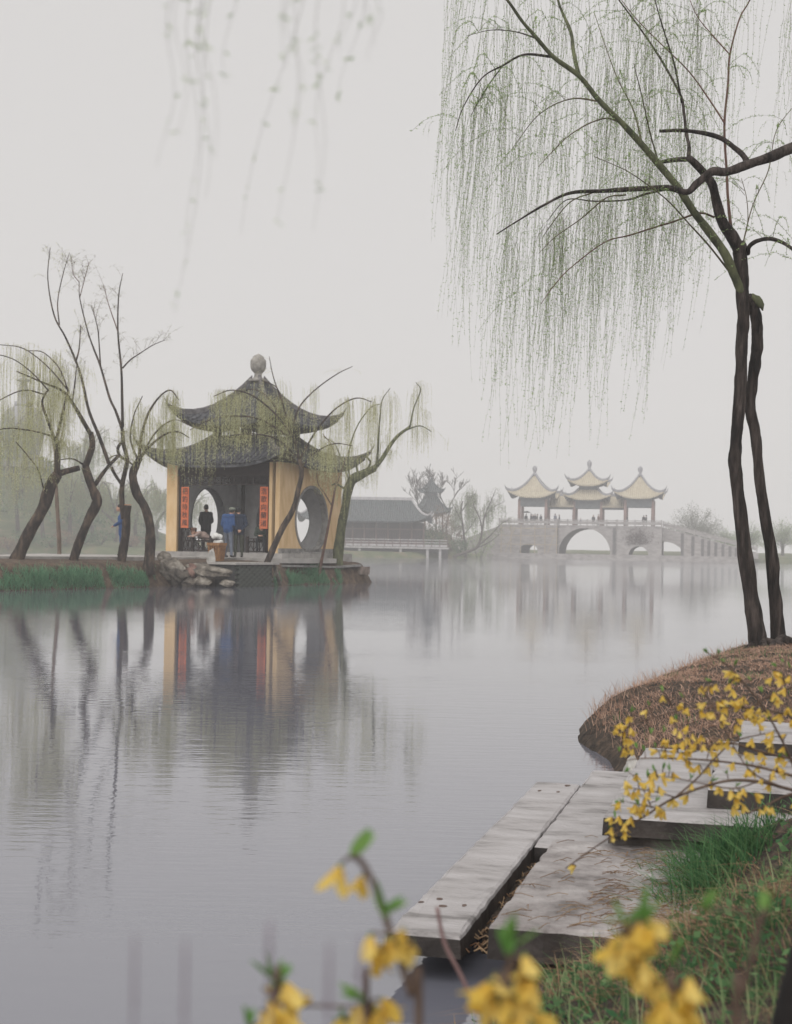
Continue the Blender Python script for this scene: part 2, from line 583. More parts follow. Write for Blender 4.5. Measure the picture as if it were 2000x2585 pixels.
# near bank with the spit under the two-trunk willow
NEAR = [(-6, -1.5), (-3, -0.3), (-1.6, 0.7), (-0.8, 1.5), (-0.28, 2.6), (0.0, 3.4), (0.22, 3.86), (0.50, 4.22), (0.74, 4.65), (0.90, 5.3), (1.0, 6.0),
        (1.2, 7.2), (1.30, 8.3), (1.36, 9.0), (1.27, 9.85), (1.40, 10.7), (1.75, 11.6), (2.25, 12.9), (2.75, 14.2), (3.3, 15.5), (4.2, 16.7),
        (6.5, 18.5), (12, 21), (26, 24), (26, -12), (-6, -12)]
SL_A = R(14.5)
ax, ay = math.sin(SL_A), math.cos(SL_A)        # along the landing slabs
bx_, by_ = math.cos(SL_A), -math.sin(SL_A)     # across them, towards the bank
def slab_uv(X, Y):
    """u along, v across, from the near left corner of the outer slab"""
    ox, oy = -0.006, 4.37
    return (X - ox) * ax + (Y - oy) * ay, (X - ox) * bx_ + (Y - oy) * by_
def near_h(X, Y):
    d = sdist(X, Y, NEAR)
    k = np.clip((Y - 5.0) / 2.5, 0, 1)
    slope = 0.56 * np.clip(d, 0, 3) ** 0.85
    slope = np.minimum(slope, 0.62 + 0.05 * d)
    spit = 0.40 * (1 - np.exp(-np.clip(d, 0, 9) / 0.36)) + 0.035 * np.clip(d, 0, 4)
    z = np.where(d < 0, -0.6 * np.clip(-d / 0.5, 0, 1) - 0.02, slope * (1 - k) + spit * k)
    z = z + (0.03 * vnoise(X * 4, Y * 4, 8) + 0.016 * vnoise(X * 11, Y * 11, 9)) * np.clip(d * 4, 0, 1)
    u, v = slab_uv(X, Y)
    under = (u > -0.05) & (u < 3.05) & (v < 2.6) & (v > 0.16) & (Y > 4.2)
    cut = np.where(u < 1.25, np.where(v < 0.62, 0.06, 9.0), np.clip(0.04 + 0.30 * (v - 0.5), 0.02, 9))
    blend = np.clip((3.05 - u) / 0.35, 0, 1)
    z = np.where(under, np.minimum(z, cut * blend + z * (1 - blend)), z)
    return z
nb = grid_mesh('near_bank', -6, 12, -6, 22, 0.06, near_h, earth_dark, -0.35)
tag(nb, 'earth bank and low spit on the near shore', kind='structure')

def zterr(x, y):
    return float(near_h(np.array([float(x)]), np.array([float(y)]))[0])
def zisl(x, y):
    return float(isl_h(np.array([float(x)]), np.array([float(y)]))[0])
def zfar(x, y):
    return float(far_h(np.array([float(x)]), np.array([float(y)]))[0])

# ================================================================== PAVILION
ALPHA = R(25)
PW = 4.6
cx0 = ray(704, 1400)[0] * 48.6
PC = (cx0 + PW / 2 * (-math.cos(ALPHA) + math.sin(ALPHA)), 48.6 + PW / 2 * (math.sin(ALPHA) + math.cos(ALPHA)))
PZ = 1.05
pav = thing('garden_pavilion', 'yellow walled square pavilion with two tiers of upswept grey tiled roof on the islet', 'pavilion',
            (PC[0], PC[1], PZ), -ALPHA, local=True)

def pav_world(x, y, z=0.0):
    c, s = math.cos(-ALPHA), math.sin(-ALPHA)
    return (PC[0] + c * x - s * y, PC[1] + s * x + c * y, PZ + z)

def roof_fn(hi, ho, zi, zm, zt, p=1.7, q=3.0, ext=0.0):
    def S(k, t, r):
        e = ext * abs(t) ** 5 * r * r
        h = hi + (ho - hi) * r + e
        z = zi - (zi - zm) * (1 - (1 - r) ** p) + (zt - zm) * abs(t) ** q * r ** 2.4
        x, y = t * h, -h
        for _ in range(k):
            x, y = -y, x
        return (x, y, z)
    return S

def roof(parent, prefix, S, hi, ho, m_tile, m_ridge, m_under, sp=0.2, rowr=0.05, thick=0.09, ridge=0.09, horn=0.42, rows=True, nt_=20, nr_=8, c=(0, 0)):
    """curved hipped roof: shell, one mesh per row of tiles, four hip ridges with horns"""
    b = MB()
    off = lambda p_, dz: (p_[0] + c[0], p_[1] + c[1], p_[2] + dz)
    for k in range(4):
        v, f = [], []
        for i in range(nr_ + 1):
            for j in range(nt_ + 1):
                v.append(off(S(k, -1 + 2 * j / nt_, i / nr_), 0))
        n = nt_ + 1
        for i in range(nr_):
            for j in range(nt_):
                f.append((i * n + j, (i + 1) * n + j, (i + 1) * n + j + 1, i * n + j + 1))
        b.add(v, f, 0)
        v2 = [(a[0], a[1], a[2] - thick) for a in v]
        b.add(v2, [q_[::-1] for q_ in f], 1)
        e = nr_ * n
        b.add([v[e + j] for j in range(n)] + [v2[e + j] for j in range(n)], [(j, n + j, n + j + 1, j + 1) for j in range(nt_)], 0)
    ro = b.build(prefix, [m_tile, m_under], parent, smooth=True)
    if rows:
        for k in range(4):
            nrow = int(ho / sp)
            for i in range(-nrow, nrow + 1):
                x0 = i * sp
                r0 = max(0.0, (abs(x0) - hi) / (ho - hi))
                if r0 > 0.95:
                    continue
                pts = []
                for s_ in np.linspace(r0 + 0.01, 1.0, 8):
                    h = hi + (ho - hi) * s_
                    pts.append(S(k, max(-1, min(1, x0 / h)), s_))
                pts[-1] = tuple(a + 0.02 * (a - bb) for a, bb in zip(pts[-1], pts[-2]))
                rb = MB()
                # half-round cross-section laid along the slope
                d = np.array(pts[-1]) - np.array(pts[0]); d[2] = 0; d /= np.linalg.norm(d) + 1e-9
                sd_ = np.array((-d[1], d[0], 0))
                v, f = [], []
                for p_ in pts:
                    for (a, hh) in ((-1, -0.3), (-0.75, 0.6), (0, 1.0), (0.75, 0.6), (1, -0.3)):
                        q_ = np.array(p_) + sd_ * a * rowr + np.array((c[0], c[1], hh * rowr))
                        v.append(q_)
                for a in range(len(pts) - 1):
                    for bb in range(4):
                        f.append((a * 5 + bb, (a + 1) * 5 + bb, (a + 1) * 5 + bb + 1, a * 5 + bb + 1))
                e = (len(pts) - 1) * 5
                f.append((e, e + 1, e + 2, e + 3, e + 4))
                rb.add(v, f)
                rb.build('tile_row', m_tile, ro, smooth=True)
    for k in range(4):
        pts = [np.array(off(S(k, 1, s_), ridge * 0.7)) for s_ in np.linspace(0, 1, 9)]
        d = pts[-1] - pts[-2]
        d = d / np.linalg.norm(d)
        o = np.array((d[0], d[1], 0)); o /= np.linalg.norm(o)
        pts += [pts[-1] + o * horn * 0.35 + np.array((0, 0, horn * 0.25)), pts[-1] + o * horn * 0.62 + np.array((0, 0, horn * 0.75))]
        rr = [ridge] * 9 + [ridge * 0.75, ridge * 0.18]
        hb = MB()
        sd_ = np.array((-o[1], o[0], 0))
        v, f = [], []
        for p_, r_ in zip(pts, rr):
            for (a, hh) in ((-1, -1), (-1, 0.8), (-0.4, 1.2), (0.4, 1.2), (1, 0.8), (1, -1)):
                v.append(p_ + sd_ * a * r_ * 0.7 + np.array((0, 0, hh * r_)))
        for a in range(len(pts) - 1):
            for bb in range(6):
                f.append((a * 6 + bb, a * 6 + (bb + 1) % 6, (a + 1) * 6 + (bb + 1) % 6, (a + 1) * 6 + bb))
        f.append(tuple(range(6))); f.append(tuple((len(pts) - 1) * 6 + i for i in range(5, -1, -1)))
        hb.add(v, f)
        hb.build('hip_ridge', m_ridge, ro)
    return ro

# plinth with a stone step
pb = MB().box((-PW / 2 - 0.32, -PW / 2 - 0.32, -0.55), (PW / 2 + 0.32, PW / 2 + 0.32, 0.0))
pb.build('plinth', mat('plinth_concrete', (0.27, 0.26, 0.25), (0.42, 0.40, 0.385), 0.85, 3, 0.006, 20), pav)
MB().box((PW / 2 - 0.02, -PW / 2 - 0.03, 0.001), (PW / 2 + 0.03, PW / 2 + 0.03, 0.17)).build('wall_skirting', stone_g, pav)

def gate_wall(name, k):
    """wall with a round moon gate; k quarter turns from the front"""
    h, hw, th = 3.12, PW / 2, (0.17 if k == 1 else 0.30)
    cz, r = 1.19, 1.15
    N = 72
    ang = [2 * math.pi * i / N for i in range(N)]
    corners = [math.atan2(h - cz, hw), math.atan2(h - cz, -hw), math.atan2(-cz, -hw), math.atan2(-cz, hw)]
    ang = sorted(set([a % (2 * math.pi) for a in ang] + [a % (2 * math.pi) for a in corners]))
    hw2 = hw if k in (1, 3) else hw - 0.302
    ci, re = [], []
    for a in ang:
        ca, sa = math.cos(a), math.sin(a)
        ci.append((r * ca, cz + r * sa))
        t = min([v for v in ((hw2 / abs(ca)) if abs(ca) > 1e-6 else 1e9, ((h - cz) / sa) if sa > 1e-6 else 1e9, (-cz / sa) if sa < -1e-6 else 1e9)])
        re.append((t * ca, cz + t * sa))
    n = len(ang)
    b = MB()
    rot = lambda x, y, z: ((x, y, z), (-y, x, z), (-x, -y, z), (y, -x, z))[k]
    y0, y1 = -hw, -hw + th
    V = []
    for y in (y0, y1):
        V += [rot(x, y, z) for x, z in ci] + [rot(x, y, z) for x, z in re]
    fo = [(i, (i + 1) % n, n + (i + 1) % n, n + i) for i in range(n)]
    b.add(V[:2 * n], fo, 0)
    b.add(V[2 * n:], [q[::-1] for q in fo], 1)
    b.add(V[:n] + V[2 * n:3 * n], [(i, n + i, n + (i + 1) % n, (i + 1) % n) for i in range(n)], 2)
    b.add(V[n:2 * n] + V[3 * n:], [(i, (i + 1) % n, n + (i + 1) % n, n + i) for i in range(n)], 0)
    wall = b.build(name, [plaster_y, plaster_g, stone_g], pav)
    # moulded dark brick ring round the gate
    rb = MB()
    v = []
    for (rr, y) in ((r - 0.012, y0 - 0.03), (r + 0.07, y0 - 0.03), (r + 0.07, y0 + 0.02), (r - 0.012, y1 + 0.03)):
        v += [rot(rr * math.cos(2 * math.pi * i / 64), y, cz + rr * math.sin(2 * math.pi * i / 64)) for i in range(64)]
    f = []
    for a in range(4):
        for i in range(64):
            f.append((a * 64 + i, a * 64 + (i + 1) % 64, ((a + 1) % 4) * 64 + (i + 1) % 64, ((a + 1) % 4) * 64 + i))
    rb.add(v, f)
    rb.build('gate_rim', stone_g if k == 1 else mat('gate_brick', (0.05, 0.055, 0.06), (0.11, 0.115, 0.12), 0.8, 8, 0.004, 30), wall, smooth=False)
for k in (1, 2, 3):
    gate_wall('wall', k)
# front: two yellow wall ends left and right of the open bay
for (a, b_) in ((-PW / 2 + 0.302, -1.86), (1.88, PW / 2 - 0.302)):
    MB().box((a, -PW / 2, 0), (b_, -PW / 2 + 0.3, 3.12)).build('wall', plaster_y, pav)
# rough patch of fallen plaster below the right-hand gate
MB().box((PW / 2 + 0.032, -0.95, 0.001), (PW / 2 + 0.12, 0.95, 0.06), taper=-0.02).build('threshold', stone_g, pav)

yf = -PW / 2
MB().box((-1.855, yf + 0.04, 2.66), (1.875, yf + 0.24, 3.10)).build('lintel', wood_d, pav)
MB().box((-2.0, -2.0, 3.13), (2.0, 2.0, 3.18)).build('ceiling', wood_d, pav)
for x in (-1.77, 1.79):
    MB().cyl((x, yf + 0.14, 0.0), 0.085, 0.08, 2.66, 14).build('column', wood_d, pav, smooth=True)
for (x, y) in ((-1.6, 1.75), (0.55, 1.75)):
    MB().cyl((x, y, 0.0), 0.075, 0.07, 3.12, 14).build('column', wood_d, pav, smooth=True)
MB().box((-1.99, 1.45, 2.55), (1.99, 1.6, 3.12)).build('beam', wood_d, pav)

def lattice(name, x0, x1, z0, z1, n, y, style='x', bar=0.022):
    """openwork panel: frame, uprights and crossed bars"""
    b = MB()
    b.box((x0, y - 0.02, z1 - 0.04), (x1, y + 0.03, z1)); b.box((x0, y - 0.02, z0), (x1, y + 0.03, z0 + 0.04))
    dx = (x1 - x0) / n
    zz0, zz1 = z0 + 0.04, z1 - 0.04
    for i in range(n + 1):
        x = x0 + i * dx
        b.box((x - bar / 2 - 0.003, y - 0.015, zz0), (x + bar / 2 + 0.003, y + 0.02, zz1))
    for i in range(n):
        a, c_ = x0 + i * dx, x0 + (i + 1) * dx
        if style == 'x':
            b.beam((a, y - 0.002, zz0), (c_, y - 0.002, zz1), 0.012, bar)
            b.beam((a, y + 0.004, zz1), (c_, y + 0.004, zz0), 0.012, bar)
        else:
            zm = (zz0 + zz1) / 2
            xm = (a + c_) / 2
            for s_ in (0.0, 0.5):
                za, zb = zz0 + (zz1 - zz0) * s_, zz0 + (zz1 - zz0) * (s_ + 0.5)
                pts = [(xm, za), (c_ - dx * 0.2, (za + zb) / 2 - 0.05), (c_ - dx * 0.2, (za + zb) / 2 + 0.05), (xm, zb), (a + dx * 0.2, (za + zb) / 2 + 0.05), (a + dx * 0.2, (za + zb) / 2 - 0.05)]
                for j in range(6):
                    p_, q_ = pts[j], pts[(j + 1) % 6]
                    b.beam((p_[0], y, p_[1]), (q_[0], y, q_[1]), 0.014, bar)
    return b.build(name, wood_d, pav)
lattice('lattice_frieze', -1.69, 1.71, 2.34, 2.66, 13, yf + 0.14)
lattice('lattice_panel', -1.66, -1.26, 0.03, 0.84, 2, yf + 0.12, 'hex')
lattice('railing', -1.24, -0.52, 0.03, 0.50, 3, yf + 0.12)
lattice('railing', 1.0, 1.70, 0.03, 0.50, 3, yf + 0.12)
for (x, h) in ((-1.25, 0.84), (-0.5, 0.56), (0.98, 0.56)):
    MB().box((x - 0.045, yf + 0.08, 0), (x + 0.045, yf + 0.17, h)).build('railing_post', wood_d, pav)
for (x0, x1) in ((-1.6, -0.5), (1.0, 1.7)):
    MB().box((x0, yf + 0.2, 0.36), (x1, yf + 0.52, 0.41)).build('bench_seat', wood_d, pav)

red_board = mat('couplet_red', (0.55, 0.13, 0.055), (0.66, 0.18, 0.075), 0.6, 5)
ink = mat('couplet_ink', (0.03, 0.03, 0.03), None, 0.6)
def couplet(x, text, y):
    b = MB().box((x - 0.155, y - 0.02, 0.83), (x + 0.155, y, 2.27))
    bd = b.build('couplet_board', red_board, pav)
    for i, ch in enumerate(text):
        cu = bpy.data.curves.new('character', 'FONT')
        cu.body = ch
        cu.size = 0.24
        cu.align_x = 'CENTER'
        cu.align_y = 'CENTER'
        cu.extrude = 0.003
        cu.materials.append(ink)
        tmp = bpy.data.objects.new('character', cu)
        col.objects.link(tmp)
        bpy.context.view_layer.update()
        me = bpy.data.meshes.new_from_object(tmp.evaluated_get(bpy.context.evaluated_depsgraph_get()))
        bpy.data.objects.remove(tmp)
        if not me.materials:
            me.materials.append(ink)
        to = link('character', me, bd)
        to.location = (x, y - 0.026, 2.10 - i * 0.275)
        to.rotation_euler = (R(90), 0, 0)
couplet(-1.50, '把釣待秋風', yf - 0.02)
couplet(1.70, '浩歌向蘭渚', yf - 0.02)

# lower roof, upper lantern, upper roof, finial
S1 = roof_fn(1.14, 2.82, 4.06, 3.0, 3.60, 1.5, 3.2, 0.12)
lr = roof(pav, 'lower_roof', S1, 1.14, 2.82, tile_g, ridge_g, wood_d, 0.2, 0.06, horn=0.55)
MB().box((-1.1, -1.1, 3.5), (1.1, 1.1, 3.62)).build('loft_floor', wood_d, pav)
for (x, y) in ((-1.05, -1.05), (1.05, -1.05), (1.05, 1.05), (-1.05, 1.05)):
    MB().box((x - 0.09, y - 0.09, 3.6), (x + 0.09, y + 0.09, 4.95)).build('loft_post', wood_d, pav)
for k in range(4):
    b = MB()
    rot = lambda x, y: ((x, y), (-y, x), (-x, -y), (y, -x))[k]
    def rbox(x0, x1, z0, z1, y=-1.06, d=0.05):
        a = rot(x0, y); c_ = rot(x1, y + d)
        b.box((min(a[0], c_[0]), min(a[1], c_[1]), z0), (max(a[0], c_[0]), max(a[1], c_[1]), z1))
    rbox(-0.95, 0.95, 3.85, 4.17); rbox(-0.95, 0.95, 4.62, 4.95)
    for i in range(13):
        x = -0.9 + i * 0.15
        rbox(x - (0.05 if i % 4 == 0 else 0.014), x + (0.05 if i % 4 == 0 else 0.014), 4.171, 4.619, -1.05, 0.03)
    b.build('loft_window', wood_d, pav)
S2 = roof_fn(0.16, 2.08, 6.24, 4.52, 4.98, 1.7, 3.2, 0.10)
roof(pav, 'upper_roof', S2, 0.16, 2.08, tile_g, ridge_g, wood_d, 0.2, 0.06, horn=0.5)
fin = MB().lathe([(0.36, 6.17), (0.38, 6.25), (0.22, 6.29), (0.15, 6.34), (0.125, 6.46), (0.17, 6.52), (0.23, 6.58), (0.265, 6.66), (0.28, 6.74), (0.28, 6.92), (0.26, 6.99),
                  (0.21, 7.03), (0.20, 7.08), (0.14, 7.13), (0.05, 7.18), (0.01, 7.2)], 32, flute=0.05, nf=8)
fin.build('finial', mat('finial_stone', (0.20, 0.19, 0.175), (0.36, 0.34, 0.31), 0.85, 7, 0.01, 25), pav, smooth=True)

# ================================================================== WATERFRONT OF THE ISLET
def rock(name, label, c, size, seed, m, sub=4, rough=0.42, group=None):
    bm = bmesh.new()
    bmesh.ops.create_icosphere(bm, subdivisions=sub, radius=1.0)
    r_ = np.random.default_rng(seed)
    planes = [(unit(r_.normal(size=3)), r_.uniform(0.55, 0.95)) for _ in range(13)]
    off = r_.uniform(0, 40, 3)
    for v in bm.verts:
        p = np.array(v.co)
        for n_, d_ in planes:
            k = p @ n_ - d_
            if k > 0:
                p = p - n_ * k * 0.92
        q = p * 2.3 + off
        nz = float(vnoise(np.array([q[0] + q[2] * 0.7]), np.array([q[1] - q[2] * 0.6]), seed)[0])
        q2 = p * 6 + off
        nz2 = float(vnoise(np.array([q2[0] + q2[2]]), np.array([q2[1] - q2[2]]), seed + 1)[0])
        p = p * (1 + rough * 0.45 * nz + rough * 0.18 * nz2)
        v.co = p * np.array(size)
    me = bpy.data.meshes.new(name)
    bm.to_mesh(me); bm.free()
    me.materials.append(m)
    o = link(name, me)
    o.location = c
    return tag(o, label, 'rock', group)
rk = mat('lake_rock', (0.06, 0.052, 0.045), (0.34, 0.31, 0.27), 0.9, 3.2, 0.03, 12, c3=(0.17, 0.15, 0.125))
rk_dark = mat('lake_rock_dark', (0.025, 0.023, 0.022), (0.14, 0.12, 0.10), 0.85, 3, 0.03, 12)
rk_red = mat('lake_rock_red', (0.10, 0.055, 0.045), (0.27, 0.17, 0.14), 0.9, 3, 0.03, 12)
rk_pale = mat('lake_rock_pale', (0.30, 0.29, 0.275), (0.55, 0.53, 0.50), 0.9, 4, 0.02, 14)
g_r = 'rocks at the water edge of the pavilion'
rock('rock', 'small rounded grey rock standing on the bank top left of the other rocks', P(418, 1406, 44.6), (0.22, 0.2, 0.2), 3, rk, group=g_r)
rock('rock', 'broad brownish rock leaning on the bank below the small round one', P(432, 1442, 44.15), (0.5, 0.4, 0.38), 5, rk, group=g_r)
rock('rock', 'dark cleft rock just above the water between brown and reddish rocks', P(455, 1459, 44.1), (0.38, 0.35, 0.36), 8, rk_dark, group=g_r)
rock('rock', 'reddish upright rock among grey rocks at the water', P(481, 1446, 44.2), (0.24, 0.3, 0.34), 11, rk_red, group=g_r)
rock('rock', 'largest grey overhanging rock shelf in front of the slatted basket', P(535, 1443, 44.35), (0.82, 0.5, 0.28), 14, rk, group=g_r)
rock('rock', 'pale pointed stone standing upright in front of the basket', P(535, 1413, 44.5), (0.16, 0.16, 0.32), 17, rk_pale, group=g_r)
rock('rock', 'small grey boulder under the overhanging shelf, touching the water', P(508, 1471, 43.95), (0.34, 0.3, 0.2), 21, rk, group=g_r)
rock('rock', 'small flat stone at the water edge below the brick quay corner', P(574, 1471, 43.9), (0.24, 0.22, 0.14), 24, rk, group=g_r)
rock('rock', 'dark boulder half in water beneath the reddish rock', P(478, 1474, 43.8), (0.3, 0.3, 0.18), 27, rk_dark, group=g_r)

# brick quay wall below the entrance
qa, qb = G(592, 1483)[:2], G(686, 1480.5)[:2]
qd = np.array(qb) - np.array(qa); ql = np.linalg.norm(qd); qd = qd / ql
qn = np.array((qd[1], -qd[0]))
quay = thing('quay_wall', 'dark mossy brick quay wall below the pavilion entrance', 'wall', (qa[0], qa[1], 0), math.atan2(qd[1], qd[0]), local=True)
MB().box((0, 0.0, -0.3), (ql, 0.75, 0.70)).build('core', mat('quay_core', (0.03, 0.03, 0.032), (0.06, 0.06, 0.06), 0.95, 6), quay)
brick_m = mat('quay_brick', (0.03, 0.034, 0.033), (0.10, 0.105, 0.095), 0.9, 4, 0.006, 30, c3=(0.055, 0.065, 0.055))
bmesh_brick = MB().box((-0.135, -0.05, -0.036), (0.135, 0.06, 0.036)).mesh('brick', brick_m)
nrow = 9
for r_ in range(nrow):
    z = 0.0 + r_ * 0.078
    if z > 0.68: break
    x = 0.0 + (0.14 if r_ % 2 else 0.0) + 0.14
    lim = ql - 0.02 * r_
    while x < lim:
        o = link('brick', bmesh_brick, quay)
        o.location = (x, random.uniform(-0.012, 0.008), z)
        o.rotation_euler = (0, 0, random.uniform(-0.02, 0.02))
        x += 0.278
MB().box((-0.1, -0.12, 0.70), (ql + 0.25, 0.95, 0.765)).build('coping_slab', paving, quay)
MB().beam((ql + 0.05, -0.05, 0.68), (ql + 0.42, -0.05, 0.04), 0.12, 0.06).build('sloping_edge_stone', rk, quay)
# stone ledge along the islet right of the quay
lg = thing('stone_ledge', 'thin worn stone ledge along the grassy bank right of the quay wall', 'ledge', G(700, 1440, 0.7))
lpts = [P(690, 1428, 47.6), P(760, 1429, 49.2), P(830, 1431, 50.6), P(893, 1427, 52.0)]
b = MB()
for i in range(3):
    a_, c_ = np.array(lpts[i]), np.array(lpts[i + 1])
    b = MB(); d_ = (c_ - a_); b.beam(a_ + d_ * 0.01, c_ - d_ * 0.01, 0.7, 0.07)
    b.build('slab', stone_g, lg)
MB().beam(P(893, 1440, 51.9), P(917, 1440, 52.4), 0.6, 0.28).build('corner_stone', mat('corner_stone', (0.12, 0.09, 0.075), (0.26, 0.21, 0.18), 0.9, 5, 0.01, 20), lg)

# grass on the islet bank
def isl_grass():
    n = 42000
    t = rng.uniform(0, 1, n)
    pts = np.array(ISL[1:13]); seg = np.diff(pts, axis=0); L = np.concatenate([[0], np.cumsum(np.linalg.norm(seg, axis=1))])
    s_ = t * L[-1]
    x = np.interp(s_, L, pts[:, 0]); y = np.interp(s_, L, pts[:, 1])
    ox = rng.normal(0, 0.05, n); dd = rng.uniform(-0.06, 0.52, n)
    x = x + ox; y = y + dd
    px = 1000 + F * x / y
    clump = vnoise(x * 1.7, y * 1.7, 21) + 0.5 * vnoise(x * 5, y * 5, 22)
    keep = (clump > -0.3) & ~((px > 395) & (px < 694)) & ((px < 395) | (dd < 0.42))
    keep &= (rng.uniform(0, 1, n) < np.where(dd > 0.36, 0.3, 1.0))
    x, y, dd, clump = x[keep], y[keep], dd[keep], clump[keep]
    z = isl_h(x, y) - 0.02
    m = len(x)
    ok = z > -0.03
    base = np.stack([x, y, z], axis=1)[ok]
    m = len(base)
    tall = np.clip(0.55 + 0.7 * clump[ok], 0.3, 1.35)
    a = rng.uniform(0, 2 * math.pi, m)
    lean = np.stack([np.cos(a) * 0.45, np.sin(a) * 0.45 - 0.55], axis=1)
    v, q = blades_arr(base, rng.uniform(0.16, 0.44, m) * tall, rng.uniform(0.009, 0.018, m), lean, 1.15)
    o = np_mesh('bank_grass', v, q, leafmat('bank_grass_leaf', (0.11, 0.28, 0.17), (0.30, 0.52, 0.33), 0.45))
    tag(o, 'lush green grass hanging over the islet bank', kind='stuff')
isl_grass()

# ================================================================== WILLOWS
def strand_pts(anch, length, out, K=12, sway=(0.0, 0.0), wob=0.02):
    n = len(anch)
    t = np.linspace(0, 1, K)[None, :, None]
    L = np.asarray(length).reshape(n, 1, 1)
    o = np.asarray(out).reshape(n, 1, 3)
    p = np.asarray(anch).reshape(n, 1, 3) + o * (1 - np.exp(-3.2 * t)) + np.array((0, 0, -1.0)) * L * (t ** 1.15)
    p = p + np.array((sway[0], sway[1], 0)) * L * t ** 1.5
    ph = rng.uniform(0, 6.28, (n, 1, 2)); fq = rng.uniform(2, 6, (n, 1, 2))
    wv = np.sin(fq * t + ph) - np.sin(ph)
    p[..., 0:2] += wob * L * wv * 0.5
    return p

def strand_mesh(p, r):
    n, K, _ = p.shape
    a = np.array((0, 2.094, 4.189))
    rad = r * (1 - 0.6 * np.linspace(0, 1, K))
    ring = np.stack([np.cos(a), np.sin(a), np.zeros(3)], axis=1)
    v = p[:, :, None, :] + ring[None, None] * rad[None, :, None, None]
    base = (np.arange(n) * K * 3)[:, None, None] + (np.arange(K - 1) * 3)[None, :, None]
    q = []
    for k in range(3):
        q.append(np.stack([base[..., 0] + k, base[..., 0] + (k + 1) % 3, base[..., 0] + 3 + (k + 1) % 3, base[..., 0] + 3 + k], axis=-1).reshape(-1, 4))
    return v.reshape(-1, 3), np.concatenate(q)

def strand_leaves(p, spacing, ll, lw, start=0.06, hang=0.75):
    n, K, _ = p.shape
    seg = np.linalg.norm(np.diff(p, axis=1), axis=2).sum(axis=1)
    cnt = np.maximum(2, (seg / spacing)).astype(int)
    idx = np.repeat(np.arange(n), cnt)
    m = len(idx)
    t = start + (1 - start) * rng.uniform(0, 1, m) ** 0.92
    f = t * (K - 1); i = np.minimum(f.astype(int), K - 2); fr_ = (f - i)[:, None]
    pos = p[idx, i] * (1 - fr_) + p[idx, i + 1] * fr_
    tan = unit(p[idx, i + 1] - p[idx, i])
    d = unit(tan * hang + rng.normal(size=(m, 3)) * 0.62)
    return leaves_arr(pos, d, rng.uniform(0.6, 1.25, m) * ll, rng.uniform(0.7, 1.2, m) * lw)

def twigs_from(limb_pts, n, length, rise=0.5, droop=0.75, t0=0.3, spread=1.0, K=9, bias=(0, 0)):
    """arching side shoots off a limb"""
    lp = catmull(limb_pts, 6)
    res = []
    for _ in range(n):
        t = random.uniform(t0, 1.0)
        b_ = lp[int(t * (len(lp) - 1))]
        a = random.uniform(0, 2 * math.pi)
        d = np.array((math.cos(a) * spread + bias[0], math.sin(a) * spread * 0.8 + bias[1], rise * random.uniform(0.3, 1.3)))
        L = length * random.uniform(0.45, 1.15)
        s_ = np.linspace(0, 1, K)[:, None]
        pts = b_ + d * L * s_ + np.array((0, 0, -1.0)) * droop * L * s_ ** 2.2
        pts += np.cumsum(rng.normal(0, 0.012 * L, (K, 3)), axis=0)
        res.append(pts)
    return res

def env(px, table):
    xs = [a for a, _ in table]; ys = [b_ for _, b_ in table]
    return np.interp(px, xs, ys)

def topx(p):
    """world points -> photograph pixels"""
    p = np.asarray(p)
    X, D, Z = p[..., 0], p[..., 1], p[..., 2] - H
    u = (X * cR + Z * sR) / D; v = (-X * sR + Z * cR) / D
    return 1000 + F * u, YH - F * v

def tresses(lines, ntress, table, per=(4, 8), jit=0.06, lo=0.25, out=0.12, sway=(0, 0), t0=0.15, ytop=-9999, maxlen=9):
    """groups of hanging strands from points along lines; table gives how far down they may reach (pixels)"""
    A, Ln, O = [], [], []
    for _ in range(ntress):
        l = lines[random.randrange(len(lines))]
        t = random.uniform(t0, 1.0)
        f = t * (len(l) - 1); i = min(int(f), len(l) - 2)
        a = l[i] * (1 - (f - i)) + l[i + 1] * (f - i)
        x, y = topx(a)
        if y < ytop:
            continue
        room = (env(x, table) - y) * a[1] / F
        if room < 0.12:
            continue
        top = room * random.uniform(lo, 1.0)
        az = random.uniform(0, 6.28)
        for _k in range(random.randint(*per)):
            A.append(a + np.array((random.gauss(0, jit), random.gauss(0, jit), random.gauss(0, jit * 0.5))))
            Ln.append(min(maxlen, top * random.uniform(0.55, 1.05)))
            o_ = random.uniform(0.2, 1.0) * out
            O.append((math.cos(az) * o_, math.sin(az) * o_, random.uniform(0, 0.4) * out))
    return np.array(A), np.array(Ln), np.array(O)

def px_limb(pts, D, dD=0.0):
    return np.array(PL(pts, D, dD))

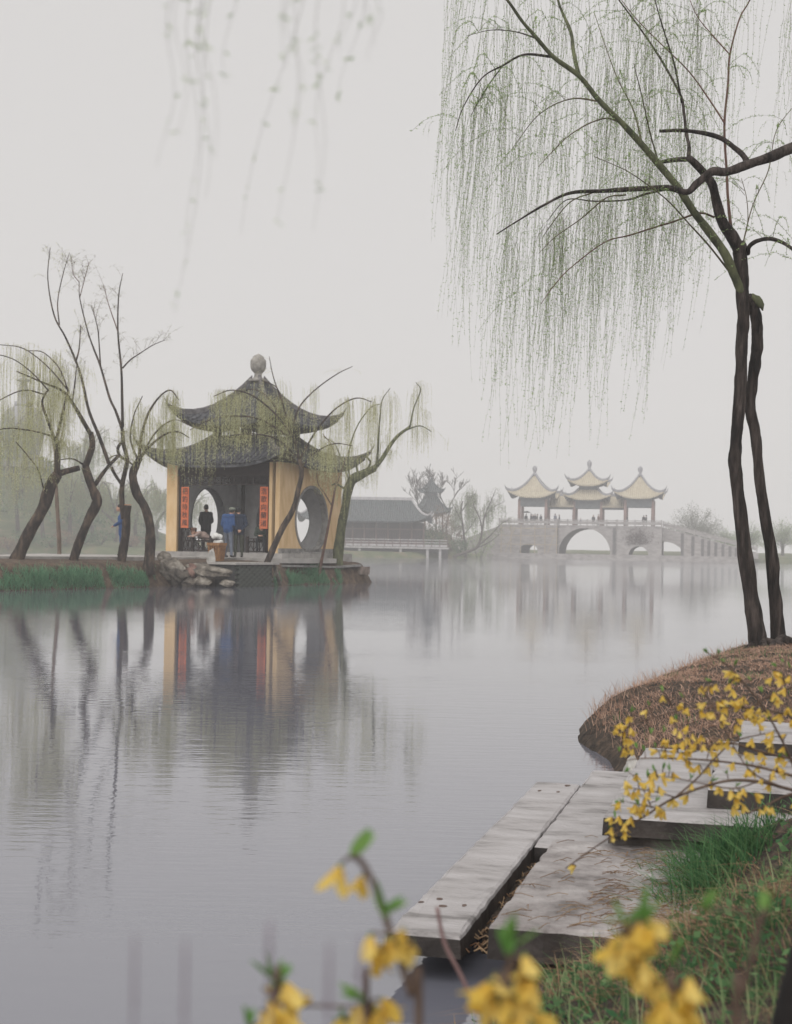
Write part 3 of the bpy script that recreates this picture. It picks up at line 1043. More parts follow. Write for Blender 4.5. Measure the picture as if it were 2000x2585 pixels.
def willow(name, label, D, trunk, limbs, table, leafm, twigm, barkm, ntress=60, nshoot=5, shoot=0.8, base_z=None, ll=0.05, lw=0.0105,
           spacing=0.034, rtw=0.003, per=(4, 8), jit=0.11, extra=None, sway=(0, 0), lo=0.25, ntr=12, wob=0.07, group=None, dense_shoots=0, t0=0.15,
           rshoot=0.006, upright=0, shoot_leaf=0.0, bias=(0, 0), ytop=-9999):
    """trunk: (pixel points, radii px); limbs: list of (pixel points, r0 px, r1 px, depth change)"""
    k = D / F
    tp = px_limb(trunk[0], D)
    root = thing(name, label, 'tree', tuple(tp[0]), group=group)
    tp2 = np.vstack([tp[0] + np.array((0, 0, -0.25)) - (tp[1] - tp[0]) * 0.1, tp])
    rr = [trunk[1][0] * k * 1.25] + [r_ * k for r_ in trunk[1]]
    MB().tube(tp2, rr, ntr, sub=6, wob=wob).build('trunk', barkm, root, smooth=True)
    lines = []
    for (pts, r0, r1, dD) in limbs:
        lp = px_limb(pts, D, dD)
        MB().tube(lp, np.linspace(r0, r1, len(pts)) * k, max(5, ntr - 4), sub=5, wob=wob * 0.6).build('limb', barkm if r0 * k > 0.02 else twigm, root, smooth=True)
        lines.append(catmull(lp, 4))
    shoots = []
    for (pts, r0, r1, dD) in limbs:
        shoots += twigs_from(px_limb(pts, D, dD), nshoot, shoot, bias=bias)
    if upright:
        for (pts, r0, r1, dD) in limbs:
            shoots_u = twigs_from(px_limb(pts, D, dD), upright, shoot, rise=1.1, droop=0.25, t0=0.35, spread=0.7)
            sub_ = []
            for s_ in shoots_u:
                sub_ += twigs_from(s_, 4, shoot * 0.55, rise=0.7, droop=0.5, t0=0.25, spread=0.7)
            shoots += shoots_u + sub_
    if shoots:
        v, q = strand_mesh(np.array(shoots), rshoot)
        tag(np_mesh('shoots', v, q, twigm, root), kind='stuff')
        if shoot_leaf:
            v, q = strand_leaves(np.array(shoots), shoot_leaf, ll * 0.8, lw, 0.15, 0.5)
            np_mesh('bud_leaves', v, q, leafm, root)
    if ntress:
        A, Ln, O = tresses([np.array(s_) for s_ in shoots] + lines, ntress, table, per, jit, lo, sway=sway, t0=t0, ytop=ytop)
        p = strand_pts(A, Ln, O, sway=sway)
        v, q = strand_mesh(p, rtw)
        tag(np_mesh('hanging_twigs', v, q, twigm, root), kind='stuff')
        v, q = strand_leaves(p, spacing, ll, lw)
        np_mesh('foliage', v, q, leafm, root)
    return root

# --- on the islet, from left to right
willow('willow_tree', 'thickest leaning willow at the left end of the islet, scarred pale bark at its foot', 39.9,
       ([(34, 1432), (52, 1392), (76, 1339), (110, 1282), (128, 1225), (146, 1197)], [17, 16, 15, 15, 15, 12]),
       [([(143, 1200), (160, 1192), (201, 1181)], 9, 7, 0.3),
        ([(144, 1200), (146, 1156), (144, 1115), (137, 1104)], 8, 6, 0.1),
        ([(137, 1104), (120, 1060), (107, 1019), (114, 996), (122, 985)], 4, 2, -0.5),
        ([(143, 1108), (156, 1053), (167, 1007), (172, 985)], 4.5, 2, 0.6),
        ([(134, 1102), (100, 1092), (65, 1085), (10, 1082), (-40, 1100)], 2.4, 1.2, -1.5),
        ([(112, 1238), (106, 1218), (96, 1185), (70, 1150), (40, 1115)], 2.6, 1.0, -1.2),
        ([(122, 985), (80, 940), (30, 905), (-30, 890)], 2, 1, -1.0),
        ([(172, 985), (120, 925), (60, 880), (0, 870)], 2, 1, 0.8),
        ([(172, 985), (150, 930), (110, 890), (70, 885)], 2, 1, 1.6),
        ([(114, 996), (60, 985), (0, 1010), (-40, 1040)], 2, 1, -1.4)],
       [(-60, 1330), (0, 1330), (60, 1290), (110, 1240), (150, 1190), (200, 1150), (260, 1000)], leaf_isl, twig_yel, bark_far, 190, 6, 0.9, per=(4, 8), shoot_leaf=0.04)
willow('willow_tree', 'kinked willow with a knobbed elbow, second trunk from the left on the islet', 41.5,
       ([(181, 1437), (194, 1385), (220, 1321), (244, 1272), (242, 1252), (231, 1225), (215, 1179)], [13, 11.5, 11, 12.5, 12, 11, 10]),
       [([(215, 1180), (226, 1150), (234, 1122), (229, 1092)], 9, 7, 0.2),
        ([(229, 1096), (206, 1056), (183, 1017), (158, 987), (112, 967), (42, 937)], 6, 1.5, -1.5),
        ([(240, 1224), (258, 1198), (275, 1176), (300, 1150)], 6, 4, 0.5),
        ([(275, 1170), (250, 1100), (225, 1037), (208, 962), (192, 912), (165, 850), (137, 796), (121, 704), (127, 625)], 5, 1.0, 1.5),
        ([(192, 912), (200, 880), (204, 820)], 2.4, 1, 0.5),
        ([(150, 820), (146, 760), (160, 690), (175, 640)], 1.8, 0.7, 1.0),
        ([(210, 1172), (180, 1158), (130, 1165)], 2.5, 1, -0.6),
        ([(183, 1017), (190, 960), (195, 915)], 2.4, 1, 0.4)],
       [(-60, 1250), (40, 1220), (110, 1150), (150, 1120), (200, 1090), (260, 1050)], leaf_isl, twig, bark_far, 60, 2, 0.6, upright=10, shoot_leaf=0.05, per=(3, 6), ytop=900, rshoot=0.004)
willow('willow_tree', 'sawn-off willow stump with an orange cut top and tall thin stems behind it', 43.2,
       ([(306, 1429), (311, 1390), (317, 1350), (320, 1310), (323, 1276)], [12, 11, 10.5, 10, 9.5]),
       [([(312, 1310), (308, 1262), (309, 1225), (316, 1190), (321, 1158), (312, 1120), (310, 1087)], 7, 5, 0.4),
        ([(309, 1225), (292, 1200), (281, 1180)], 4.5, 3.5, -0.3),
        ([(318, 1160), (302, 1150), (298, 1132), (306, 1118), (314, 1112)], 4, 4, 0.1),
        ([(310, 1087), (292, 1037), (277, 1004), (254, 925), (236, 878), (221, 833), (202, 754), (200, 712)], 4, 1.0, 1.2),
        ([(310, 1079), (308, 975), (306, 925), (298, 837), (300, 746), (310, 690)], 4, 0.9, -0.8),
        ([(310, 929), (330, 908), (354, 892), (385, 872), (417, 858)], 2.2, 0.8, 0.8),
        ([(254, 925), (250, 860), (245, 820), (230, 770)], 2, 0.8, -0.8),
        ([(298, 837), (275, 770), (262, 720)], 1.6, 0.6, 0.8),
        ([(200, 712), (185, 690), (180, 650)], 1.2, 0.5, 0.3), ([(202, 750), (215, 700), (225, 660)], 1.2, 0.5, -0.3)],
       [(180, 1000), (260, 1000), (330, 1010), (400, 980), (450, 960)], leaf_pale, twig_red, bark_far, 10, 1, 0.6, upright=13, ytop=880, shoot_leaf=0.06, lo=0.1, rshoot=0.0045, per=(2, 4))

st = [o for o in bpy.data.objects if o.name.startswith('willow_tree') and o.get('label', '').startswith('sawn')][0]
cp = np.array(P(323, 1275, 43.2))
MB().cyl(tuple(cp), 0.112, 0.106, 0.02, 14).build('cut_face', mat('cut_wood', (0.50, 0.22, 0.11), (0.62, 0.32, 0.18), 0.85, 12), st)
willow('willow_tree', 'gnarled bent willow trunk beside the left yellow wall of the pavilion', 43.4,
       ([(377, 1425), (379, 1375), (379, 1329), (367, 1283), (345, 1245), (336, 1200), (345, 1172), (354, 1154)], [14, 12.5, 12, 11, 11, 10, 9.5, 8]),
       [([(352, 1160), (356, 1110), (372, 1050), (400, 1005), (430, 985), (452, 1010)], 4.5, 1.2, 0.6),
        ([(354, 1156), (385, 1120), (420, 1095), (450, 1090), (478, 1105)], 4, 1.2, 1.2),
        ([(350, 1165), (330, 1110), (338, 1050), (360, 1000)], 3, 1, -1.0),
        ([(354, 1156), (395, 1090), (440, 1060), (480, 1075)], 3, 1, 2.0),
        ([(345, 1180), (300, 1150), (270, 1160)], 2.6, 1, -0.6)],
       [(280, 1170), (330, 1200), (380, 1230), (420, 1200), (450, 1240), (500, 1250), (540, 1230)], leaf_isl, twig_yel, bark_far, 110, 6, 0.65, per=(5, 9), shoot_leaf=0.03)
willow('slender_tree', 'straight slender tree trunk standing on the far side of the islet path', 49.3,
       ([(150, 1404), (149, 1350), (146, 1300), (143, 1250), (141, 1200), (140, 1150)], [5.5, 5, 5, 4.6, 4.2, 3.6]),
       [([(140, 1152), (130, 1090), (125, 1030)], 3, 1, 0.5), ([(141, 1160), (158, 1090), (165, 1040)], 3, 1, -0.5)],
       [(0, 1150), (300, 1150)], leaf_pale, twig, mat('bark_slender', (0.10, 0.075, 0.06), (0.2, 0.15, 0.12), 0.85, 9, 0.01, 20, (1, 1, 0.3)), 12, 3, 0.9, shoot_leaf=0.06)
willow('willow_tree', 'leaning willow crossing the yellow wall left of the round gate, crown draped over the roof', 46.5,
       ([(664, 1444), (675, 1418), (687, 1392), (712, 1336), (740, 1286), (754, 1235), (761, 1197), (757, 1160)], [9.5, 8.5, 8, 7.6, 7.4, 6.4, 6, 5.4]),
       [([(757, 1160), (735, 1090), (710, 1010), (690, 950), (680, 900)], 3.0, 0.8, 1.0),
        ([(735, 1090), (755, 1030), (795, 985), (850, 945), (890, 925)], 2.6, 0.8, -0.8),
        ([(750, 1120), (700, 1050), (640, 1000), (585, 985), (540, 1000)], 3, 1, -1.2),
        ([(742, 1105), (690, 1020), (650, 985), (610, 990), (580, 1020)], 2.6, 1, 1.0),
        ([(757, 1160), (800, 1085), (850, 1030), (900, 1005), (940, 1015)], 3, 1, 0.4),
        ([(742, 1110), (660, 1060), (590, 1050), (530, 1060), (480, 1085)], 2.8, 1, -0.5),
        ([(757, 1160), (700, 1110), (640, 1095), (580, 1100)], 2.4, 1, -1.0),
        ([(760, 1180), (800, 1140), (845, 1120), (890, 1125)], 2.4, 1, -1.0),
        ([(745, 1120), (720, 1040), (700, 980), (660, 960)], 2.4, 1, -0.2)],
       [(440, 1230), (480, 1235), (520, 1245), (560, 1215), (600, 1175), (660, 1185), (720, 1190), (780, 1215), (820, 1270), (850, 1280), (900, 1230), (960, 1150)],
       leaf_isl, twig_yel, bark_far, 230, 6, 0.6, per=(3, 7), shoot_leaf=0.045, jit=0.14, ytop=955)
willow('willow_sapling', 'thin forked willow sapling on the grassy bank right of the round gate', 49.4,
       ([(806, 1446), (816, 1396), (829, 1330), (839, 1275), (846, 1235)], [4.6, 3.6, 3.2, 2.8, 2.2]),
       [([(838, 1276), (820, 1246), (803, 1220), (797, 1175)], 2, 0.8, -0.4), ([(846, 1235), (850, 1190), (840, 1130), (815, 1095)], 2, 0.8, 0.4),
        ([(846, 1240), (865, 1180), (880, 1140)], 1.6, 0.7, 0.4)],
       [(760, 1270), (820, 1280), (900, 1250)], leaf_isl, twig_red, mat('bark_sapling', (0.08, 0.045, 0.035), (0.15, 0.09, 0.07), 0.85, 12), 14, 3, 0.5, per=(3, 6), shoot_leaf=0.05)
willow('willow_tree', 'broken-topped willow right of the pavilion with a dark limb reaching over the lake', 51.0,
       ([(853, 1424), (856, 1380), (862, 1330), (872, 1283), (878, 1240), (890, 1212), (915, 1197), (948, 1181)], [14, 12.5, 11.5, 11, 11.5, 12, 11, 8]),
       [([(945, 1183), (966, 1156), (985, 1125), (1005, 1100), (1035, 1077)], 6.5, 3.5, 0.8),
        ([(950, 1180), (954, 1140), (956, 1100), (960, 1050)], 4, 2, 0.2),
        ([(1035, 1077), (1045, 1030), (1062, 985), (1050, 965)], 2.4, 0.8, 0.8),
        ([(960, 1052), (965, 1010), (985, 980)], 1.8, 0.8, -0.5),
        ([(905, 1198), (900, 1170), (915, 1150), (935, 1165), (925, 1190)], 3, 2.4, 0.1),
        ([(880, 1240), (850, 1222), (838, 1225)], 3.4, 1.6, -0.4),
        ([(884, 1220), (880, 1150), (900, 1080), (935, 1030), (960, 1020)], 2.6, 1, 1.5),
        ([(884, 1220), (862, 1160), (845, 1120), (820, 1105)], 2.4, 1, -1.2),
        ([(1020, 1088), (1060, 1075), (1090, 1090)], 2, 0.8, 0.3)],
       [(800, 1260), (840, 1300), (880, 1350), (910, 1290), (960, 1230), (1000, 1160), (1050, 1170), (1090, 1150)], leaf_isl, twig_yel, bark_moss, 110, 5, 0.65, per=(3, 6), shoot_leaf=0.045)

# --- the two-trunk willow on the near spit
ND = 14.3
def near_willow():
    k = ND / F
    base = P(1918, 1646, ND)
    root = thing('willow_tree', 'tall near willow with two dark trunks joined high up, standing on the spit', 'tree', base)
    bz = lambda pts: np.array(PL(pts, ND))
    ta = bz([(1921, 1662), (1917, 1640), (1902, 1532), (1882, 1406), (1864, 1255), (1856, 1154), (1862, 1079), (1869, 978), (1872, 877), (1877, 801), (1874, 726), (1870, 650), (1866, 610)])
    MB().tube(ta, np.array([30, 24.5, 20, 18, 16, 15.5, 15, 14.5, 14.5, 15, 16, 17, 15]) * k, 34, sub=12, wob=0.035).build('trunk', bark, root, smooth=True)
    tb = bz([(1980, 1652), (1976, 1630), (1965, 1507), (1953, 1381), (1929, 1230), (1916, 1104), (1903, 1018), (1912, 927), (1919, 867), (1914, 801), (1902, 766), (1888, 748)])
    tb[:, 1] += np.interp(np.linspace(0, 1, len(tb)), [0, 0.7, 1], [0.12, 0.12, 0.0])
    MB().tube(tb, np.array([23, 18.5, 16, 15, 13.5, 13, 13, 14, 14.5, 13.5, 13, 11]) * k, 30, sub=12, wob=0.045).build('trunk', bark, root, smooth=True)
    MB().tube(bz([(1896, 750), (1910, 756), (1922, 772), (1926, 784)]), np.array([9, 9.5, 7, 2]) * k, 12, sub=4, wob=0.2).build('mossy_stub', bark_moss, root, smooth=True)
    for (bx0, a_) in ((1919, 3.6), (1919, 4.7), (1919, 5.7), (1978, 3.9), (1978, 5.2)):
        c0 = np.array(P(bx0, 1640, ND)); e_ = c0 + np.array((math.cos(a_) * 0.34, math.sin(a_) * 0.34, 0)); m_ = (c0 + e_) / 2
        MB().tube([c0 + np.array((0, 0, 0.10)), (m_[0], m_[1], zterr(m_[0], m_[1]) + 0.02), (e_[0], e_[1], zterr(e_[0], e_[1]) - 0.03)], [0.055, 0.035, 0.012], 9, sub=5, wob=0.1).build('root', bark, root, smooth=True)
    L = []
    def limb(pts, r0, r1, dD=0.0, m=bark, name='limb', n=9):
        p_ = np.array(PL(pts, ND, dD))
        L.append(p_)
        MB().tube(p_, np.linspace(r0, r1, len(pts)) * k, n, sub=6, wob=0.06).build(name, m, root, smooth=True)
        return p_
    limb([(1870, 640), (1850, 600), (1824, 559), (1808, 506), (1797, 463), (1768, 426), (1740, 399)], 16, 8, -0.4, n=12)
    limb([(1740, 402), (1700, 404), (1659, 411)], 7, 4.5, -0.2)
    limb([(1738, 402), (1740, 370), (1733, 335), (1725, 270), (1718, 240), (1675, 160), (1622, 80), (1563, 0), (1500, -90)], 5, 1.6, 1.0)
    limb([(1874, 740), (1852, 690), (1829, 639), (1787, 580), (1750, 532), (1712, 474), (1664, 415), (1622, 367), (1569, 309), (1515, 256), (1462, 192), (1398, 144), (1350, 90), (1318, 53), (1281, 0), (1220, -70), (1140, -110)], 12, 2.0, -1.2, bark_moss, n=12)
    limb([(1398, 144), (1324, 138), (1270, 165), (1217, 197), (1170, 270), (1150, 330)], 3.4, 0.8, -0.6)
    limb([(1270, 165), (1230, 220), (1190, 290)], 1.8, 0.6, -0.3)
    limb([(1350, 95), (1300, 80), (1240, 76), (1180, 90)], 2.2, 0.6, 0.6)
    limb([(1462, 192), (1448, 130), (1441, 80), (1414, 16), (1390, -60), (1330, -140)], 5.5, 2, 0.8, bark_moss)
    limb([(1845, 570), (1838, 500), (1835, 437), (1829, 319), (1838, 213), (1843, 138), (1867, 48), (1893, 0), (1930, -90)], 4, 1.6, 0.9, twig_red)
    limb([(1830, 312), (1790, 250), (1739, 180), (1664, 106), (1600, 40), (1540, -40)], 2.4, 0.8, 1.0, twig_red)
    limb([(1843, 138), (1800, 90), (1760, 40), (1730, -30)], 1.8, 0.8, 0.5, twig_red)
    limb([(1722, 260), (1702, 160), (1680, 90), (1654, 0), (1640, -80)], 2.6, 1, -0.6)
    limb([(1888, 640), (1892, 622), (1915, 607), (1952, 604), (2000, 628), (2060, 690)], 6, 4, -0.6)
    limb([(1803, 548), (1766, 538), (1700, 560), (1659, 572), (1590, 594), (1526, 612), (1441, 676), (1400, 720), (1366, 767)], 3, 0.7, -0.8, twig_red)
    limb([(1845, 690), (1790, 620), (1739, 564), (1690, 510), (1640, 470), (1580, 430), (1500, 395)], 2.6, 0.7, -1.4, twig)
    limb([(1876, 615), (1888, 560), (1885, 500), (1872, 450)], 1.6, 0.7, 0.5, twig)
    limb([(1870, 640), (1900, 520), (1940, 430), (1960, 330), (2010, 260)], 1.8, 0.8, 0.9, twig)
    limb([(1569, 309), (1520, 300), (1440, 340), (1360, 420)], 2.4, 0.7, -1.6, twig)
    limb([(1515, 256), (1440, 250), (1360, 290), (1290, 380)], 2.4, 0.7, 0.8, twig)
    limb([(1622, 367), (1600, 280), (1560, 200), (1530, 120), (1500, 30)], 2.4, 0.8, 1.2, twig)
    limb([(1664, 415), (1640, 330), (1620, 240), (1600, 160)], 2.2, 0.8, -0.9, twig)
    limb([(1893, 0), (1905, -110), (1860, -190), (1790, -230), (1700, -240)], 2.4, 0.9, 0.6, twig)
    limb([(1893, 0), (1950, -90), (2010, -120), (2070, -90)], 2.4, 0.9, -0.5, twig)
    limb([(1500, -90), (1400, -190), (1280, -230), (1180, -190), (1110, -120)], 2.6, 0.9, 0.8, twig)
    limb([(1640, -80), (1600, -170), (1540, -230), (1460, -240)], 2.4, 0.9, -0.8, twig)
    lines = [catmull(l, 4) for l in L[2:]]
    sh = []
    for i, l in enumerate(L):
        sh += twigs_from(l, 9 if i > 1 else 3, 0.75, rise=0.7, droop=0.9, t0=0.25, spread=0.9, bias=(-0.25, 0))
    v, q = strand_mesh(np.array(sh), 0.0035)
    tag(np_mesh('shoots', v, q, twig, root), kind='stuff')
    v, q = strand_leaves(np.array(sh), 0.010, 0.024, 0.008, 0.1, 0.5)
    np_mesh('bud_leaves', v, q, leaf_near, root)
    tbl = [(1080, 380), (1120, 590), (1160, 660), (1200, 900), (1250, 1120), (1300, 1180), (1370, 1190), (1440, 1120), (1500, 1160), (1560, 1140), (1620, 1160), (1660, 1000),
           (1720, 940), (1780, 900), (1840, 760), (1880, 500), (1960, 560), (2050, 600)]
    pool = [np.array(s_) for s_ in sh] + lines
    A, Ln, O = tresses(pool, 215, tbl, (2, 4), 0.07, 0.10, out=0.12, sway=(-0.05, 0), t0=0.2)
    # a few long tresses that reach down in front of the far bridge
    A2, Ln2, O2 = tresses(lines, 105, tbl, (2, 5), 0.06, 0.65, out=0.1, sway=(-0.05, 0), t0=0.2)
    x2, _ = topx(A2)
    s2 = x2 < 1800
    A = np.vstack([A, A2[s2]]); Ln = np.concatenate([Ln, Ln2[s2]]); O = np.vstack([O, O2[s2]])
    p = strand_pts(A, Ln, O, 18, sway=(-0.045, 0.0), wob=0.055)
    v, q = strand_mesh(p, 0.0012)
    tag(np_mesh('hanging_twigs', v, q, twig, root), kind='stuff')
    v, q = strand_leaves(p, 0.026, 0.020, 0.0062, 0.05, 0.6)
    np_mesh('foliage', v, q, leaf_near, root)
near_willow()

def crossing_willow():
    """neighbour willow just outside the right edge; one limb crosses the picture"""
    gx, gy = 4.55, 14.0
    root = thing('willow_tree', 'bare dark willow limb entering from the right edge, arching across the near tree', 'tree', (gx, gy, zterr(gx, gy)))
    k = 13.9 / F
    z0 = zterr(gx, gy)
    MB().tube([(gx, gy, z0 - 0.2), (gx + 0.05, gy, z0 + 1.2), (gx + 0.02, gy + 0.05, z0 + 2.6), (gx - 0.02, gy, z0 + 3.7), (gx - 0.12, gy, z0 + 4.5), P(2085, 345, 13.9)], [0.13, 0.11, 0.1, 0.09, 0.08, 0.062], 14, sub=6, wob=0.06).build('trunk', bark, root, smooth=True)
    def limb(pts, r0, r1, dD=0.0, m=bark):
        p_ = np.array(PL(pts, 13.9, dD))
        MB().tube(p_, np.linspace(r0, r1, len(pts)) * k, 10, sub=6, wob=0.08).build('limb', m, root, smooth=True)
        return p_
    a = limb([(2085, 345), (2000, 373), (1952, 394), (1888, 415), (1835, 434), (1797, 434), (1760, 463), (1734, 485), (1686, 474), (1606, 477), (1526, 482), (1441, 487), (1377, 516), (1313, 554), (1254, 591)], 15, 1.2, -0.4)
    b_ = limb([(1888, 415), (1878, 395), (1861, 378), (1813, 346), (1734, 330), (1664, 331)], 8.5, 4, 0.3)
    c_ = limb([(1686, 476), (1630, 490), (1580, 505), (1500, 508), (1430, 505), (1380, 560)], 3.6, 0.8, 0.6)
    d_ = limb([(1580, 492), (1530, 500), (1470, 550), (1400, 600), (1360, 640)], 2.2, 0.7, -0.5, twig)
    e_ = limb([(1500, 485), (1440, 510), (1390, 570), (1370, 600)], 2.0, 0.7, 0.5, twig)
    sh = []
    for l in (a[6:], c_, d_, e_):
        sh += twigs_from(l, 7, 0.55, rise=0.4, droop=0.9, t0=0.2, spread=0.9, bias=(-0.3, 0))
    v, q = strand_mesh(np.array(sh), 0.003)
    tag(np_mesh('shoots', v, q, twig, root), kind='stuff')
    pool = [np.array(s_) for s_ in sh] + [catmull(a[7:], 4), catmull(c_, 4)]
    tbl = [(1100, 600), (1200, 900), (1250, 1120), (1300, 1180), (1370, 1190), (1440, 1120), (1500, 1160), (1560, 1140), (1620, 1160), (1700, 940)]
    A, Ln, O = tresses(pool, 70, tbl, (2, 4), 0.06, 0.25, out=0.1, sway=(-0.05, 0), t0=0.2)
    p = strand_pts(A, Ln, O, 18, sway=(-0.04, 0.0), wob=0.055)
    v, q = strand_mesh(p, 0.0012)
    tag(np_mesh('hanging_twigs', v, q, twig, root), kind='stuff')
    v, q = strand_leaves(p, 0.026, 0.020, 0.0062, 0.05, 0.6)
    np_mesh('foliage', v, q, leaf_near, root)
crossing_willow()

def overhead_willow():
    """willow behind the camera whose out-of-focus tips hang into the top left of the picture"""
    root = thing('willow_tree', 'blurred thin willow tips hanging in from above at the top left', 'tree', (1.4, -2.2, zterr(1.4, -2.2)))
    z0 = zterr(1.4, -2.2)
    MB().tube([(1.4, -2.2, z0 - 0.2), (1.3, -2.1, z0 + 1.5), (1.0, -1.6, 2.9), (0.5, -0.4, 3.7)], [0.16, 0.13, 0.11, 0.08], 12, sub=6, wob=0.06).build('trunk', bark, root, smooth=True)
    l1 = np.array([(0.5, -0.4, 3.7), (0.2, 0.5, 3.3), (-0.02, 0.95, 2.85), (-0.12, 1.2, 2.5), (-0.17, 1.32, 2.3)])
    l2 = np.array([(0.3, 0.2, 3.5), (0.12, 0.8, 3.1), (0.0, 1.1, 2.7), (-0.05, 1.25, 2.4)])
    for l in (l1, l2):
        MB().tube(l, [0.045, 0.03, 0.016, 0.008, 0.004][:len(l)], 8, sub=5).build('limb', bark, root, smooth=True)
    # strand ends (pixel tops and bottoms), each with its own depth
    sp = [(478, -120, 395, 420, 2.2), (482, -120, 450, 340, 2.3), (525, -140, 540, 400, 2.1), (528, -120, 520, 500, 2.4), (575, -160, 570, 210, 2.5), (560, -100, 440, 790, 2.5),
          (750, -120, 740, 330, 2.1), (770, -140, 700, 560, 2.4), (800, -120, 608, 590, 2.6), (830, -100, 790, 580, 2.3), (865, -140, 800, 480, 2.5), (890, -100, 855, 130, 2.2), (945, -140, 930, 150, 2.0), (955, -150, 945, 120, 2.3), (930, -120, 850, 260, 2.5),
          (470, -140, 505, 180, 2.1), (740, -140, 725, 170, 2.2), (500, -120, 470, 620, 2.7)]
    tw, LP, LD = [], [], []
    for (x0, y0, x1, y1, D) in sp:
        D = D * 0.52
        a = np.array(P(x0, y0 - 60, D)); b_ = np.array(P(x1, y1, D + random.uniform(-0.1, 0.1)))
        t = np.linspace(0, 1, 14)[:, None]
        p_ = a * (1 - t) + b_ * t
        p_[:, 0] += 0.010 * np.sin(t[:, 0] * random.uniform(3, 8) + random.uniform(0, 6)) * np.sin(t[:, 0] * 3.14)
        tw.append(p_)
        m = int(np.linalg.norm(b_ - a) / 0.024)
        for _ in range(m):
            f = random.uniform(0.1, 1) * 13; i = min(int(f), 12)
            c_ = p_[i] * (1 - (f - i)) + p_[i + 1] * (f - i)
            for _q in range(random.choice((1, 1, 2, 3))):
                LP.append(c_); LD.append(unit(np.array((random.gauss(0, 1), random.gauss(0, 0.7), random.gauss(-0.3, 0.5)))))
    for p_ in tw:      # carry each tip back up to the limb
        pass
    v, q = strand_mesh(np.array(tw), 0.0003)
    tag(np_mesh('hanging_twigs', v, q, twig, root), kind='stuff')
    v, q = leaves_arr(np.array(LP), np.array(LD), rng.uniform(0.004, 0.009, len(LP)), rng.uniform(0.0011, 0.002, len(LP)))
    np_mesh('foliage', v, q, leaf_near, root)
    # arching shoots that carry the tips
    up = []
    for p_ in tw:
        src = l1[random.choice((2, 3))] if p_[0][0] < -0.13 else l2[random.choice((1, 2))]
        t = np.linspace(0, 1, 9)[:, None]
        mid = (src + p_[0]) / 2 + np.array((0, 0, 0.25))
        up.append((1 - t) ** 2 * src + 2 * t * (1 - t) * mid + t ** 2 * p_[0])
    v, q = strand_mesh(np.array(up), 0.0012)
    tag(np_mesh('shoots', v, q, twig, root), kind='stuff')
overhead_willow()

